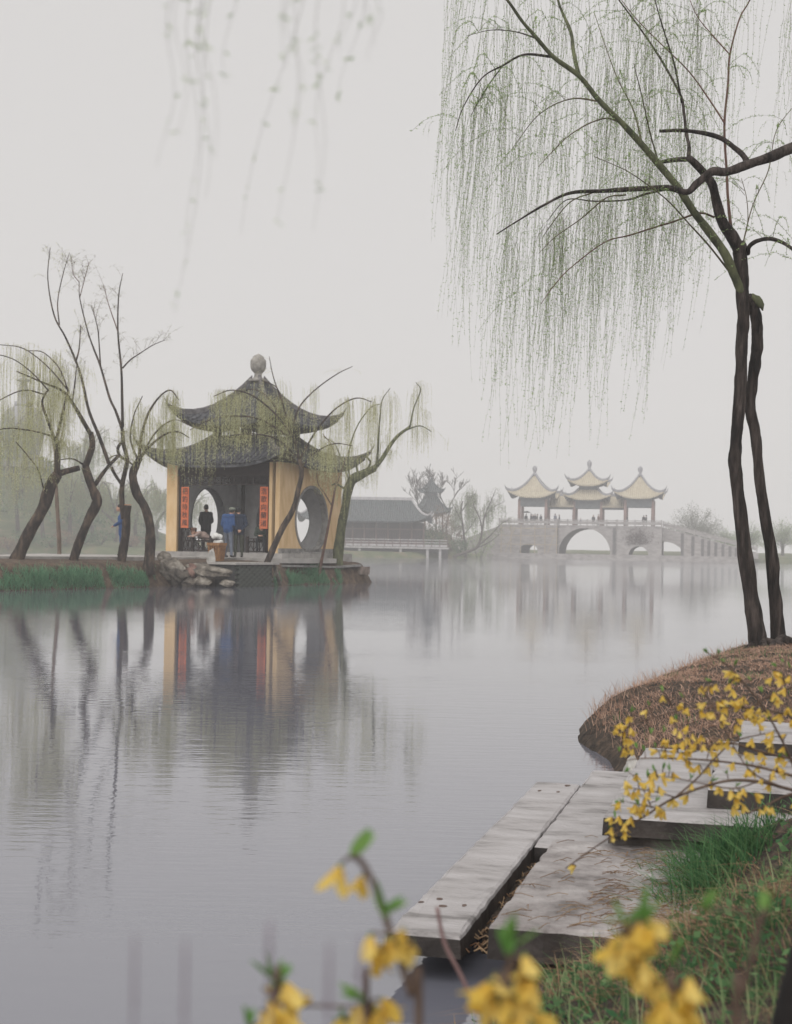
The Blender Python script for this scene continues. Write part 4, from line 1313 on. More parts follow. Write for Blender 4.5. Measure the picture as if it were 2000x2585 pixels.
# ================================================================== LANDING SLABS ON THE NEAR BANK
slab_m = mat('wet_slab', (0.09, 0.08, 0.075), (0.43, 0.41, 0.415), 0.42, 4.5, 0.012, 34, c3=(0.34, 0.32, 0.32), spec=0.5, stretch=(0.8, 2.2, 1), lo=0.27, hi=0.66, detail=14)
slab_old = mat('worn_slab', (0.06, 0.05, 0.045), (0.40, 0.375, 0.37), 0.5, 5, 0.02, 24, c3=(0.26, 0.235, 0.23), spec=0.5, lo=0.30, hi=0.66, detail=14)
riser_m = mat('dark_slab_stone', (0.022, 0.018, 0.017), (0.075, 0.062, 0.056), 0.6, 5, 0.008, 25, c3=(0.04, 0.033, 0.03))  # slab sides and block top, darker than the slab tops
mark_m = mat('slab_marks', (0.09, 0.06, 0.05), (0.16, 0.12, 0.10), 0.9, 20)
SO = (-0.006, 4.37)
def slab(name, label, v0, v1, u0, u1, z0, z1, seed, top=slab_m, side=riser_m, bev=0.014, chips=9):
    """stone slab: bevelled block with slightly wandering, chipped upper edges"""
    r_ = random.Random(seed)
    N = max(6, int((u1 - u0) / 0.055)); K = max(3, int((v1 - v0) / 0.055))
    cxv, cyu = (v0 + v1) / 2, (u0 + u1) / 2
    root = link(name, MB().mesh('x', top))
    outline = []
    for i in range(K): outline.append((v0 + (v1 - v0) * i / K, u0))
    for i in range(N): outline.append((v1, u0 + (u1 - u0) * i / N))
    for i in range(K): outline.append((v1 - (v1 - v0) * i / K, u1))
    for i in range(N): outline.append((v0, u1 - (u1 - u0) * i / N))
    jit = [(p[0] + r_.uniform(-1, 1) * 0.0022 + 0.002 * math.sin(p[1] * 3 + seed), p[1] + r_.uniform(-1, 1) * 0.0022 + 0.002 * math.sin(p[0] * 3 + seed)) for p in outline]
    for _ in range(chips):
        i = r_.randrange(len(jit)); p = jit[i]
        d = math.hypot(p[0] - cxv, p[1] - cyu)
        jit[i] = (p[0] + (cxv - p[0]) / d * r_.uniform(0.006, 0.018), p[1] + (cyu - p[1]) / d * r_.uniform(0.006, 0.018))
    n = len(jit)
    rings = [(1.0, z0, 0.004), (1.0, z1 - bev, 0.0), (1.0, z1 - bev * 0.3, -bev * 0.3), (1.0, z1, -bev)]
    b = MB()
    V = []
    for (_s, z, off) in rings:
        for p in jit:
            dx = max(-1, min(1, (cxv - p[0]) / (v1 - v0) * 2)); dy = max(-1, min(1, (cyu - p[1]) / (u1 - u0) * 2))
            ex = -off * (math.copysign(1, dx) if abs(dx) > 0.97 else 0); ey = -off * (math.copysign(1, dy) if abs(dy) > 0.97 else 0)
            V.append((p[0] + ex - cxv, p[1] + ey - cyu, z - z0 + (r_.uniform(-1, 1) * 0.002 if z > z1 - bev else 0)))
    F_ = []
    b.add(V, [(k * n + i, k * n + (i + 1) % n, (k + 1) * n + (i + 1) % n, (k + 1) * n + i) for k in (0,) for i in range(n)], 1)
    b.add(V[n:], [(k * n + i, k * n + (i + 1) % n, (k + 1) * n + (i + 1) % n, (k + 1) * n + i) for k in (0, 1) for i in range(n)], 0)
    b.add(V[3 * n:], [tuple(range(n))], 0)
    b.add(V[:n], [tuple(range(n - 1, -1, -1))], 1)
    me = b.mesh(name, [top, side])
    root.data = me
    root.location = (SO[0] + ax * cyu + bx_ * cxv, SO[1] + ay * cyu + by_ * cxv, z0)
    root.rotation_euler = (0, 0, -SL_A)
    ORG[root] = np.zeros(3)
    tag(root, label, 'slab')
    root['cx'] = cxv; root['cy'] = cyu; root['h'] = z1 - z0
    return root

sA = slab('landing_slab', 'long narrow wet slab jutting out over the lake, with rusty cramp marks', 0.0, 0.228, 0.0, 2.93, 0.078, 0.15, 1)
sB = slab('landing_slab', 'wide pale slab lying alongside the far half of the narrow jetty slab', 0.236, 0.95, 1.37, 3.38, 0.06, 0.158, 2)
sD = slab('landing_slab', 'thick cracked slab nearest the grass, dark front face above the water', 0.315, 0.98, 0.01, 1.345, 0.085, 0.19, 3, slab_old, chips=26)
sE = slab('step_slab', 'lowest stone step on the landing with a dark front edge', 0.52, 1.75, 1.25, 3.2, 0.235, 0.315, 4)
blk = slab('support_block', 'rough squarish stone block propping up the lowest step', 0.53, 0.86, 1.30, 1.7, 0.16, 0.233, 5, riser_m, mat('block_stone', (0.07, 0.06, 0.055), (0.16, 0.14, 0.125), 0.85, 6, 0.01, 25), chips=10)
blk['category'] = 'block'
sF = slab('step_slab', 'second stone step partly behind the green grass tuft', 0.90, 2.2, 1.52, 2.95, 0.317, 0.40, 6)
sG = slab('step_slab', 'third stone step seen through the yellow blossom', 1.0, 2.1, 2.5, 3.25, 0.402, 0.47, 7)
def mark(s_, v, u, w_, l_, rot=0.0):
    z = s_['h'] + 0.0012
    x, y = v - s_['cx'], u - s_['cy']
    c, s2 = math.cos(rot), math.sin(rot)
    n = 7
    pts = []
    for i in range(n):
        a = 2 * math.pi * i / n
        rr = random.uniform(0.75, 1.15)
        p = (w_ / 2 * math.cos(a) * rr, l_ / 2 * math.sin(a) * rr)
        pts.append((x + c * p[0] - s2 * p[1], y + s2 * p[0] + c * p[1]))
    b = MB()
    b.add([(p[0], p[1], z) for p in pts] + [(p[0], p[1], z - 0.004) for p in pts], [tuple(range(n))] + [(i, n + i, n + (i + 1) % n, (i + 1) % n) for i in range(n)])
    o = link('iron_cramp', b.mesh('iron_cramp', mark_m), s_)
for (v, u, w_, l_) in ((0.07, 0.42, 0.022, 0.03), (0.10, 0.33, 0.03, 0.035), (0.165, 0.36, 0.016, 0.04), (0.02, 0.36, 0.02, 0.02), (0.06, 2.66, 0.02, 0.05), (0.15, 2.66, 0.018, 0.05), (0.17, 2.86, 0.03, 0.05)):
    mark(sA, v, u, w_, l_)
for i in range(0):     # shallow tooling lines across the slab
    u = 0.2 + i * 0.25 + random.uniform(-0.06, 0.06)
    a0 = random.uniform(0, 0.05)
    mark(sA, 0.01 + a0 + 0.08, u, random.uniform(0.1, 0.18), 0.006, random.uniform(-0.06, 0.06))
for i in range(0):
    mark(sD, random.uniform(0.4, 0.7), random.uniform(0.1, 1.2), random.uniform(0.08, 0.25), 0.008, random.uniform(-0.1, 0.1))
o = rock('rock', 'small pale stone lying at the far corner of the landing', (1.30, 7.72, 0.12), (0.08, 0.09, 0.10), 31, rk_pale, 3)

# ================================================================== GROUND COVER OF THE NEAR BANK
def inside_near(n, x0, x1, y0, y1):
    x = rng.uniform(x0, x1, n); y = rng.uniform(y0, y1, n)
    ok = (x < 0.40 * y + 0.9)
    x, y = x[ok], y[ok]
    d = sdist(x, y, NEAR)
    return x, y, d
def off_slabs(x, y, tol=0.0):
    u, v = slab_uv(x, y)
    on = (u > -0.02) & (u < 3.4) & (v > 0) & (v < np.where(u < 1.30, 0.60 + 0.12 * vnoise(u * 9, v * 0 + 1, 4), np.where(u < 1.6, 0.86, 2.2)))
    return ~on
dry_m = leafmat('dry_straw', (0.20, 0.115, 0.07), (0.46, 0.33, 0.21), 0.25)
red_m = leafmat('spit_straw', (0.30, 0.18, 0.13), (0.62, 0.43, 0.33), 0.25)
grn_m = leafmat('bank_blade', (0.045, 0.12, 0.055), (0.14, 0.26, 0.11), 0.3)
wee_m = leafmat('weed_leaf', (0.05, 0.13, 0.06), (0.16, 0.27, 0.12), 0.3)
pal_m = leafmat('pale_blade', (0.16, 0.25, 0.11), (0.36, 0.40, 0.22), 0.3)
GR = []
def ground_blades(name, label, x, y, ll, ww, lean_amt, m, bias=(0, 0), bend=1.0, up=1.0, dz=-0.005):
    z = near_h(x, y) + dz
    ok = z > 0.0
    base = np.stack([x, y, z], axis=1)[ok]
    n = len(base)
    a = rng.uniform(0, 2 * math.pi, n)
    amt = rng.uniform(0.3, 1.0, n) * lean_amt
    lean = np.stack([np.cos(a) * amt + bias[0], np.sin(a) * amt + bias[1]], axis=1)
    v, q = blades_arr(base, rng.uniform(0.45, 1.1, n) * ll, rng.uniform(0.6, 1.2, n) * ww, lean, bend, up)
    o = np_mesh(name, v, q, m)
    tag(o, label, kind='stuff')
# spit: matted reddish straw
x, y, d = inside_near(150000, 1.1, 6.8, 7.6, 18.0)
cl = vnoise(x * 2.3, y * 2.3, 31)
ok = (d > 0.10) & off_slabs(x, y) & (rng.uniform(0, 1, len(x)) < np.clip(0.75 + 0.5 * cl, 0.15, 1) * np.clip(d / 0.22, 0, 1) ** 1.5)
ground_blades('spit_straw', 'short matted reddish dry straw covering the spit', x[ok], y[ok], 0.10, 0.006, 1.0, red_m, (-0.25, -0.1), 1.15, 0.5)
okr = (d > 0.06) & (d < 0.45) & off_slabs(x, y) & (rng.uniform(0, 1, len(x)) < 0.10)
ground_blades('rim_straw', 'longer straw sticking up along the rim of the spit', x[okr], y[okr], 0.17, 0.0045, 0.6, red_m, (-0.15, 0.0), 0.9, 0.95)
ok2 = (d > 0.2) & off_slabs(x, y) & (cl > 0.25) & (rng.uniform(0, 1, len(x)) < 0.10)
ground_blades('spit_grass', 'sparse green shoots among the straw of the spit', x[ok2], y[ok2], 0.07, 0.005, 0.5, grn_m)
# near slope: long dry straw, combed down towards the water
x, y, d = inside_near(44000, 0.1, 3.6, 1.6, 7.8)
cl = vnoise(x * 3.1, y * 3.1, 33)
ok = (d > 0.0) & off_slabs(x, y) & (rng.uniform(0, 1, len(x)) < 0.45 + 0.6 * cl)
ground_blades('dry_grass', 'tangled dry straw combed down the near bank', x[ok], y[ok], 0.17, 0.004, 0.9, dry_m, (-0.6, -0.25), 1.35, 0.55)
# green blades: a strong tuft beside the steps and clumps over the slope
def clump(cx_, cy_, n, rad):
    return rng.normal(cx_, rad, n), rng.normal(cy_, rad, n)
xs, ys = [], []
for (cx_, cy_, n, rad) in ((1.05, 5.10, 260, 0.06), (1.13, 4.98, 320, 0.07), (1.22, 5.08, 260, 0.06), (0.98, 4.80, 220, 0.06), (0.93, 4.62, 160, 0.05), (1.08, 4.72, 160, 0.06), (1.36, 5.35, 200, 0.08)):
    a, b_ = clump(cx_, cy_, n, rad); xs.append(a); ys.append(b_)
ground_blades('green_tuft', 'lush dark green grass tuft hanging beside the stone steps', np.concatenate(xs), np.concatenate(ys), 0.24, 0.0065, 0.75, grn_m, (-0.35, -0.15), 1.0, 0.8)
x, y, d = inside_near(30000, 0.15, 3.4, 1.6, 7.6)
cl = vnoise(x * 2.6, y * 2.6, 35) + 0.4 * vnoise(x * 8, y * 8, 36)
ok = (d > 0.10) & off_slabs(x, y) & (cl > 0.30) & ((y < 5.4) | (x > 1.9))
ground_blades('bank_blades', 'green grass growing through the straw of the near bank', x[ok], y[ok], 0.13, 0.0045, 0.7, grn_m, (-0.3, -0.1), 1.0, 0.85)
ok = (d > 0.05) & (cl < -0.1) & (y < 3.8) & (rng.uniform(0, 1, len(x)) < 0.6)
ground_blades('pale_blades', 'pale yellowish grass in the lower right foreground', x[ok], y[ok], 0.15, 0.0042, 0.6, pal_m, (-0.2, 0.0), 0.9, 0.95)
# broad-leaved weeds
x, y, d = inside_near(21000, 0.15, 3.4, 1.6, 7.6)
cl = vnoise(x * 4.0, y * 4.0, 37)
ok = (d > 0.03) & off_slabs(x, y) & (cl > 0.08)
x, y = x[ok], y[ok]
pos = np.stack([x, y, near_h(x, y) + rng.uniform(0.0, 0.06, len(x))], axis=1)
v, q = leaves_arr(pos, unit(rng.normal(size=(len(x), 3)) * np.array((1, 1, 0.5)) + np.array((0, 0, 0.35))), rng.uniform(0.012, 0.038, len(x)), rng.uniform(0.008, 0.024, len(x)))
tag(np_mesh('weeds', v, q, wee_m), 'small round-leaved weeds on the near bank', kind='stuff')
# debris in the gap between slabs, roots under the bank edge
pts = []
for i in range(70):
    u, v = random.uniform(0.05, 1.3), random.uniform(0.235, 0.31)
    pts.append((SO[0] + ax * u + bx_ * v, SO[1] + ay * u + by_ * v))
b = MB()
for (px_, py_) in pts:
    a = random.uniform(0, 6.28); l_ = random.uniform(0.02, 0.06)
    b.tube([(px_, py_, 0.085), (px_ + math.cos(a) * l_ * 0.5, py_ + math.sin(a) * l_ * 0.5, 0.1), (px_ + math.cos(a) * l_, py_ + math.sin(a) * l_, 0.088)], 0.0025, 4)
for i in range(420):      # dry straw strewn over the thick slab and the foot of the step
    u = random.uniform(0.03, 1.6); v = 0.34 + 0.6 * random.random() ** 0.45
    zt = 0.191 if u < 1.34 else 0.159
    if u > 1.24 and v > 0.5: continue
    px_, py_ = SO[0] + ax * u + bx_ * v, SO[1] + ay * u + by_ * v
    a = random.gauss(3.6, 0.7); l_ = random.uniform(0.03, 0.11)
    b.tube([(px_, py_, zt + 0.003), (px_ + math.cos(a + 0.2) * l_ * 0.5, py_ + math.sin(a + 0.2) * l_ * 0.5, zt + 0.012), (px_ + math.cos(a) * l_, py_ + math.sin(a) * l_, zt + 0.003)], 0.0013, 3)
gap = b.build('litter', dry_m)
tag(gap, 'straw litter on the thick slab and in the gap beside it', kind='stuff')
# bare mud that fills the slot between the outer slab and the thick slab
mud = MB().box((0.229, 0.35, 0.0), (0.314, 1.36, 0.085))
mo = mud.build('mud_fill', earth_dark)
mo.location = (SO[0], SO[1], 0); mo.rotation_euler = (0, 0, -SL_A)
tag(mo, 'dark mud between the slabs', kind='structure')

# leaning dark post in the lower right corner
pst = MB().tube([P(2075, 2260, 1.55), P(2048, 2420, 1.55), P(2010, 2600, 1.55), P(1960, 2900, 1.55)], [0.022, 0.024, 0.026, 0.028], 14, sub=4, wob=0.04)
tag(pst.build('wooden_post', mat('black_wood', (0.008, 0.007, 0.007), (0.022, 0.018, 0.017), 0.8, 9, 0.003, 40), None, True), 'dark leaning wooden post cut off by the lower right corner', 'post')

# ================================================================== FORSYTHIA
pet_m = leafmat('forsythia_petal', (0.79, 0.55, 0.10), (0.91, 0.72, 0.24), 0.5)
bud_m = leafmat('forsythia_leaf', (0.10, 0.24, 0.06), (0.24, 0.40, 0.12), 0.4)
stem_m = mat('forsythia_stem', (0.075, 0.05, 0.04), (0.15, 0.105, 0.08), 0.8, 30)
stem_v = mat('violet_shoot', (0.20, 0.16, 0.20), (0.26, 0.22, 0.26), 0.8, 30)

def flower_mesh(seed):
    r_ = random.Random(seed)
    b = MB()
    for k in range(4):
        a = k * math.pi / 2 + r_.uniform(-0.2, 0.2)
        op = r_.uniform(0.35, 0.75)
        d = np.array((math.cos(a), math.sin(a), 0)); s_ = np.array((-math.sin(a), math.cos(a), 0)); dn = np.array((0, 0, -1.0))
        rows = []
        for (t, wd, o_, h) in ((0, 0.10, 0.03, 0.0), (0.3, 0.20, 0.12, 0.28), (0.65, 0.24, 0.32, 0.58), (0.9, 0.17, 0.52, 0.76), (1.0, 0.05, 0.60, 0.82)):
            c_ = d * o_ * op * 1.5 + dn * (h + 0.1)
            tw = r_.uniform(-0.04, 0.04)
            rows.append((c_ - s_ * wd + d * tw, c_ + d * 0.03, c_ + s_ * wd - d * tw))
        v = [p for row in rows for p in row]
        f = []
        for i in range(4):
            for j in range(2):
                f.append((i * 3 + j, i * 3 + j + 1, (i + 1) * 3 + j + 1, (i + 1) * 3 + j))
        b.add(v, f, 0)
    b.cyl((0, 0, -0.14), 0.07, 0.05, 0.16, 6, 1)
    return b.mesh('flower', [pet_m, bud_m], True)
def bud_mesh(seed):
    r_ = random.Random(seed)
    b = MB()
    for k in range(3):
        a = r_.uniform(0, 6.28)
        d = np.array((math.cos(a) * 0.35, math.sin(a) * 0.35, 1.0)); s_ = np.array((-math.sin(a), math.cos(a), 0))
        v = []
        for (t, wd) in ((0, 0.04), (0.35, 0.16), (0.7, 0.13), (1, 0.01)):
            c_ = d * t * r_.uniform(0.85, 1.1) + np.array((math.cos(a), math.sin(a), 0)) * 0.1 * t * t
            v += [c_ - s_ * wd, c_ + s_ * wd]
        b.add(v, [(2 * i, 2 * i + 1, 2 * i + 3, 2 * i + 2) for i in range(3)])
    return b.mesh('leaf_bud', bud_m, True)
FLW = [flower_mesh(i) for i in range(7)]
BUD = [bud_mesh(i) for i in range(5)]

def forsythia(name, label, D, base, stems, blooms, buds, fs, bs, jd=0.12, group=None, near_stem=True, sm=None):
    root = thing(name, label, 'forsythia', base, group=group)
    k = D / F
    lines = []
    for i, (pts, r0, r1) in enumerate(stems):
        dd = random.uniform(-jd, jd)
        p_ = np.array(PL(pts, D + dd, random.uniform(-jd, jd)))
        lines.append(catmull(p_, 8))
        MB().tube(p_, np.linspace(r0, r1, len(pts)) * k, 7, sub=6, wob=0.05).build('stem', sm or stem_m, root, smooth=True)
    allp = np.vstack(lines)
    apx, apy = topx(allp)
    o0 = ORG[root]
    for kind, lst, meshes, size in (('flower', blooms, FLW, fs), ('leaf_bud', buds, BUD, bs)):
        for (x, y) in lst:
            i = int(np.argmin((apx - x) ** 2 + (apy - y) ** 2))
            near = allp[i]
            p_ = np.array(P(x, y, near[1] + random.uniform(-0.01, 0.01)))
            o = link(kind, meshes[random.randrange(len(meshes))], root)
            s_ = size * random.uniform(0.8, 1.15)
            o.location = tuple(p_ - o0 + np.array((0, 0, 0.45 * s_ if kind == 'flower' else -0.3 * s_)))
            o.scale = (s_, s_, s_)
            o.rotation_euler = (random.gauss(0, 0.45), random.gauss(0, 0.45), random.uniform(0, 6.28))
            # stalk that ties it to its stem
            top = p_ + np.array((0, 0, 0.45 * s_ if kind == 'flower' else -0.3 * s_))
            if np.linalg.norm(top - near) > 0.006:
                MB().tube([near, (near + top) / 2 + np.array((0, 0, 0.1)) * np.linalg.norm(top - near), top], 0.0011 if fs < 0.02 else 0.0009, 4).build('stalk', stem_m, root)
    return root

z3 = lambda l: [(1400 + a / 2.817, 1600 + b_ / 2.817) for a, b_ in l]
bl = z3([(770, 460), (660, 565), (525, 610), (480, 660), (440, 690), (500, 715), (525, 770), (515, 830), (560, 840), (910, 520), (950, 550), (1040, 510), (1080, 520), (1180, 495), (1150, 380),
         (1110, 390), (1250, 380), (1265, 420), (1300, 510), (1345, 510), (1360, 560), (1350, 470), (1190, 590), (1235, 545), (1390, 590), (1420, 625), (1450, 665), (1555, 290), (1610, 300),
         (1550, 340), (1580, 490), (1640, 410), (860, 690), (880, 715), (950, 680), (985, 730), (1010, 760), (1040, 740), (780, 770), (810, 775), (920, 790), (880, 810), (950, 850), (990, 850),
         (1060, 810), (900, 870), (740, 860), (800, 890), (930, 920), (1240, 780), (1180, 820), (1100, 860), (1350, 870), (1530, 790), (1540, 830), (1460, 860), (1490, 910), (1590, 970), (1650, 740),
         (1660, 930), (1450, 960), (1370, 990), (1420, 1000), (1280, 940), (1030, 960), (720, 1000), (760, 1050), (790, 1010), (840, 1010), (975, 1090), (1120, 1070), (500, 1075), (600, 1125),
         (680, 1100), (740, 1115), (600, 1260), (570, 1240), (620, 1280), (410, 1330), (460, 1320), (545, 1330), (500, 1375), (720, 1250), (840, 1195), (1250, 1140), (1280, 1200), (1265, 1260),
         (1340, 1240), (1415, 1170), (1530, 1090), (1660, 550), (1610, 600), (1680, 640), (1500, 625), (1330, 540), (1410, 560), (940, 760), (1000, 800), (960, 810), (870, 840), (1220, 800), (1190, 790),
         (1580, 940), (1620, 990), (1640, 900), (1560, 760), (1510, 760), (960, 960), (700, 1010), (510, 820), (460, 670), (1320, 490), (1370, 580), (410, 1300 + 100)])
bd = z3([(1090, 120), (1165, 130), (1205, 200), (1285, 210), (770, 395), (920, 440), (675, 500), (540, 540), (1070, 440), (1120, 320), (1240, 340), (1400, 320), (1580, 220), (1630, 190), (1680, 230), (870, 600),
         (950, 610), (775, 690), (680, 700), (590, 800), (640, 820), (720, 800), (1330, 720), (1545, 470), (1520, 600), (1370, 930), (1600, 870), (1660, 860), (820, 960), (770, 950), (715, 960), (660, 1000),
         (970, 1020), (1115, 1030), (1230, 980), (500, 970), (580, 990), (600, 1200), (720, 1180), (490, 1190), (455, 1210), (430, 1290), (390, 1370), (460, 830), (1320, 1160), (1290, 1070), (1480, 400), (1290, 360)])
st_ = [([(2160, 2030), (2080, 2010), (2000, 1994), (1915, 1973), (1826, 1973), (1705, 2013), (1627, 2061), (1524, 2124), (1428, 2192)], 5.5, 1.6),
       ([(2160, 1960), (2000, 1916), (1920, 1897), (1854, 1877), (1800, 1880), (1740, 1900), (1660, 1895)], 4.5, 1.2),
       ([(2160, 2000), (2000, 1958), (1910, 1935), (1826, 1923), (1740, 1916), (1630, 1914), (1577, 1920)], 4.5, 1.2),
       ([(2160, 1850), (2000, 1806), (1890, 1788), (1790, 1786), (1700, 1790)], 4, 1.2),
       ([(2160, 1690), (2000, 1735), (1936, 1760), (1880, 1800), (1840, 1850)], 3.4, 1.2),
       ([(1820, 1770), (1719, 1792), (1640, 1815), (1581, 1838), (1572, 1880), (1590, 1900)], 2.4, 1.0),
       ([(2160, 1960), (2000, 2004), (1940, 2030), (1886, 2054)], 4.5, 2.0),
       ([(2010, 1950), (1982, 1884), (1930, 1790), (1872, 1717), (1830, 1675), (1783, 1646)], 3.4, 1.2),
       ([(1705, 2013), (1760, 1965), (1800, 1920), (1854, 1872), (1930, 1852)], 2.6, 1.8),
       ([(1645, 2040), (1625, 1995), (1600, 1960), (1580, 1945)], 2.0, 1.0),
       ([(2000, 1800), (1980, 1720), (1985, 1660)], 2.6, 1.4),
       ([(1970, 1985), (1900, 1950), (1850, 1880), (1780, 1750), (1740, 1720)], 2.2, 1.0),
       ([(1705, 2013), (1660, 2000), (1600, 1990), (1575, 1980)], 1.8, 0.8),
       ([(1660, 2040), (1610, 2030), (1570, 2020)], 1.6, 0.8),
       ([(1915, 1973), (1850, 1990), (1760, 1975), (1680, 1960), (1650, 1965)], 2.0, 0.9)]
rb_ = random.Random(5)
for (pts, _a, _b) in st_:
    cp_ = catmull(np.array(pts, dtype=float), 6)
    for _i in range(5):
        c_ = cp_[rb_.randrange(len(cp_))]
        if c_[0] < 2000: bl.append((c_[0] + rb_.gauss(0, 12), c_[1] + rb_.uniform(2, 22)))
ph_ = (1.08, 2.9, zterr(1.08, 2.9))
fb = forsythia('forsythia_bush', 'arching forsythia bush with many small yellow blossoms in front of the stone steps', 2.9, ph_, st_, bl, bd, 0.0185, 0.015, 0.15)
for (x, y) in ((2160, 2030), (2160, 1960), (2160, 2000), (2160, 1850), (2160, 1690)):
    e_ = np.array(P(x, y, 2.9)); b0 = np.array(ph_)
    MB().tube([b0 + np.array((random.uniform(-0.04, 0.04), random.uniform(-0.04, 0.04), -0.05)), (b0 + e_) / 2 + np.array((0.06, 0, 0.06)), e_], [0.006, 0.005, 0.0045], 7, sub=5).build('stem', stem_m, fb, smooth=True)

zz6 = lambda l: [(300 + a / 2.1125, 2050 + b_ / 2.1125) for a, b_ in l]
zz4 = lambda l: [(900 + a / 2.1125, 1850 + b_ / 2.1125) for a, b_ in l]
zz5 = lambda l: [(1400 + a / 2.817, 2000 + b_ / 2.817) for a, b_ in l]
def foot(px, D):
    x = ray(px, 2700)[0] * D
    return (x, D, zterr(x, D) - 0.01)
def down(px, py, D, r0, r1):
    """stem part that runs from the lower picture edge to the ground"""
    f_ = foot(px, D)
    xx, yy = topx(np.array(f_))
    return (float(xx), float(yy))
g_f = 'out of focus forsythia shoots in the foreground'
def shoot(label, D, stem, blooms, buds, r0, r1, fs=0.017, bs=0.02, sm=None):
    f_ = foot(stem[-1][0], D)
    e_ = down(stem[-1][0], 2700, D, 0, 0)
    pts = [e_] + stem[::-1]
    return forsythia('forsythia_shoot', label, D, f_, [(pts, r0, r1)], blooms, buds, fs, bs, 0.0, g_f, sm=sm)
shoot('tallest blurred forsythia shoot, bent at the tip in front of the lake', 0.92, zz6([(1245, 235), (1300, 275), (1390, 450), (1440, 620), (1500, 780), (1560, 980), (1600, 1130)]),
      zz6([(1185, 350), (1305, 390), (1340, 720), (1400, 760), (1440, 730), (1520, 690), (1560, 750), (1370, 800)]), zz6([(1232, 190), (1437, 510), (1410, 500)]), 12, 8, 0.0185, 0.021)
shoot('blurred forsythia shoot with a green tip below the grey twig, left of centre', 0.95, zz6([(812, 900), (822, 960), (830, 1040), (850, 1130)]),
      zz6([(765, 1000), (880, 970), (790, 1060), (860, 1050), (760, 1110), (820, 1120), (890, 1120), (800, 1160)]), zz6([(822, 880), (825, 850)]), 8, 5, 0.0185, 0.02)
shoot('low blurred forsythia shoot at the bottom edge between two taller ones', 0.95, zz6([(1310, 960), (1315, 1040), (1320, 1130)]),
      zz6([(1250, 1110), (1290, 1090), (1350, 1085), (1390, 1060), (1370, 1120), (1200, 1150), (1300, 1150)]), zz6([(1320, 960), (1225, 1080), (690, 1110)]), 8, 5, 0.0185, 0.02)
shoot('blurred forsythia shoot with drooping blossom in front of the dark slab end', 0.9, zz4([(815, 1180), (810, 1300), (800, 1420), (790, 1560)]),
      zz4([(890, 1250), (930, 1280), (890, 1340), (950, 1370), (900, 1410), (740, 1350), (720, 1400), (800, 1450), (700, 1470), (760, 1500), (850, 1480), (880, 1530), (930, 1560), (800, 1540)]), zz4([(815, 1150), (830, 1090), (805, 1110)]), 8, 5, 0.0185, 0.021)
shoot('blurred forsythia shoot with the largest yellow blossom cluster over the grass', 0.92, zz5([(470, 1080), (560, 1200), (660, 1350), (780, 1500), (840, 1660)]),
      zz5([(580, 1000), (500, 1010), (450, 1090), (540, 1130), (450, 1180), (680, 1040), (720, 1080), (560, 1270), (640, 1250), (610, 1320), (700, 1360), (760, 1400), (950, 1400), (870, 1480), (780, 1540), (850, 1600), (930, 1560),
           (980, 1480), (720, 1580), (800, 1460), (640, 1000), (560, 1050), (900, 1620), (740, 1500)]), zz5([(620, 830), (495, 890), (840, 1170), (500, 860)]), 8, 5, 0.0185, 0.021)
shoot('bare blurred brown shoot rising through the grass at the right', 0.95, zz5([(1500, 830), (1450, 980), (1390, 1220), (1330, 1450), (1290, 1650)]), [], zz5([(1040, 780), (1500, 830)]), 12, 8, sm=stem_m, bs=0.02)
shoot('tall bare violet-grey twig tip left of the yellow shoots', 0.62, zz6([(798, 600), (800, 700), (795, 800), (800, 1100)]), [], [], 4, 3, sm=stem_v)
shoot('short bare violet-grey twig tip at the lower left edge', 0.62, zz6([(88, 950), (84, 1040), (78, 1130)]), [], [], 4, 3, sm=stem_v)
shoot('very short bare grey twig tip between the two violet ones', 0.62, zz6([(342, 1030), (346, 1080), (350, 1140)]), [], [], 4, 3, sm=stem_v)
shoot('bare grey twig tip just left of the low yellow shoot', 0.62, zz6([(1105, 1010), (1112, 1070), (1120, 1140)]), [], [], 4, 3, sm=stem_v)
shoot('thin bare twig tip rising behind the low yellow shoot', 0.62, zz6([(1272, 840), (1282, 920), (1290, 1140)]), [], [], 3.6, 3, sm=stem_v)
shoot('slim reddish twig slanting down across the end of the narrow slab', 1.6, zz4([(430, 930), (470, 1120), (560, 1300), (640, 1480), (690, 1560)]), [], [], 7, 5, sm=mat('red_shoot', (0.20, 0.12, 0.12), (0.26, 0.17, 0.16), 0.8, 30))

# ================================================================== PEOPLE
skin_m = mat('skin', (0.48, 0.28, 0.20), (0.56, 0.34, 0.25), 0.6, 20)
def cloth(name, c):
    return mat('cloth_' + name, tuple(x * 0.8 for x in c), tuple(min(1, x * 1.2) for x in c), 0.9, 9, 0.004, 30)
hair_m = mat('hair', (0.012, 0.011, 0.011), (0.03, 0.027, 0.025), 0.6, 30)
shoe_m = mat('shoe', (0.02, 0.018, 0.017), (0.04, 0.036, 0.034), 0.6, 20)

def capsule(b, a, c, ra, rc, n=10):
    a = np.array(a, float); c = np.array(c, float)
    d = c - a; L = np.linalg.norm(d)
    if L < 1e-6: return
    d = d / L
    pts = [a - d * ra, a - d * ra * 0.7, a, c, c + d * rc * 0.7, c + d * rc]
    rr = [ra * 0.08, ra * 0.7, ra, rc, rc * 0.7, rc * 0.08]
    b.tube(pts, rr, n)

def ellip(b, c, r, n=12, m=8):
    prof = []
    for i in range(m + 1):
        a = math.pi * i / m
        prof.append((max(0.004, math.sin(a)), -math.cos(a)))
    t = MB().lathe(prof, n)
    b.add([(c[0] + v[0] * r[0], c[1] + v[1] * r[1], c[2] + v[2] * r[2]) for v in t.v], t.f)

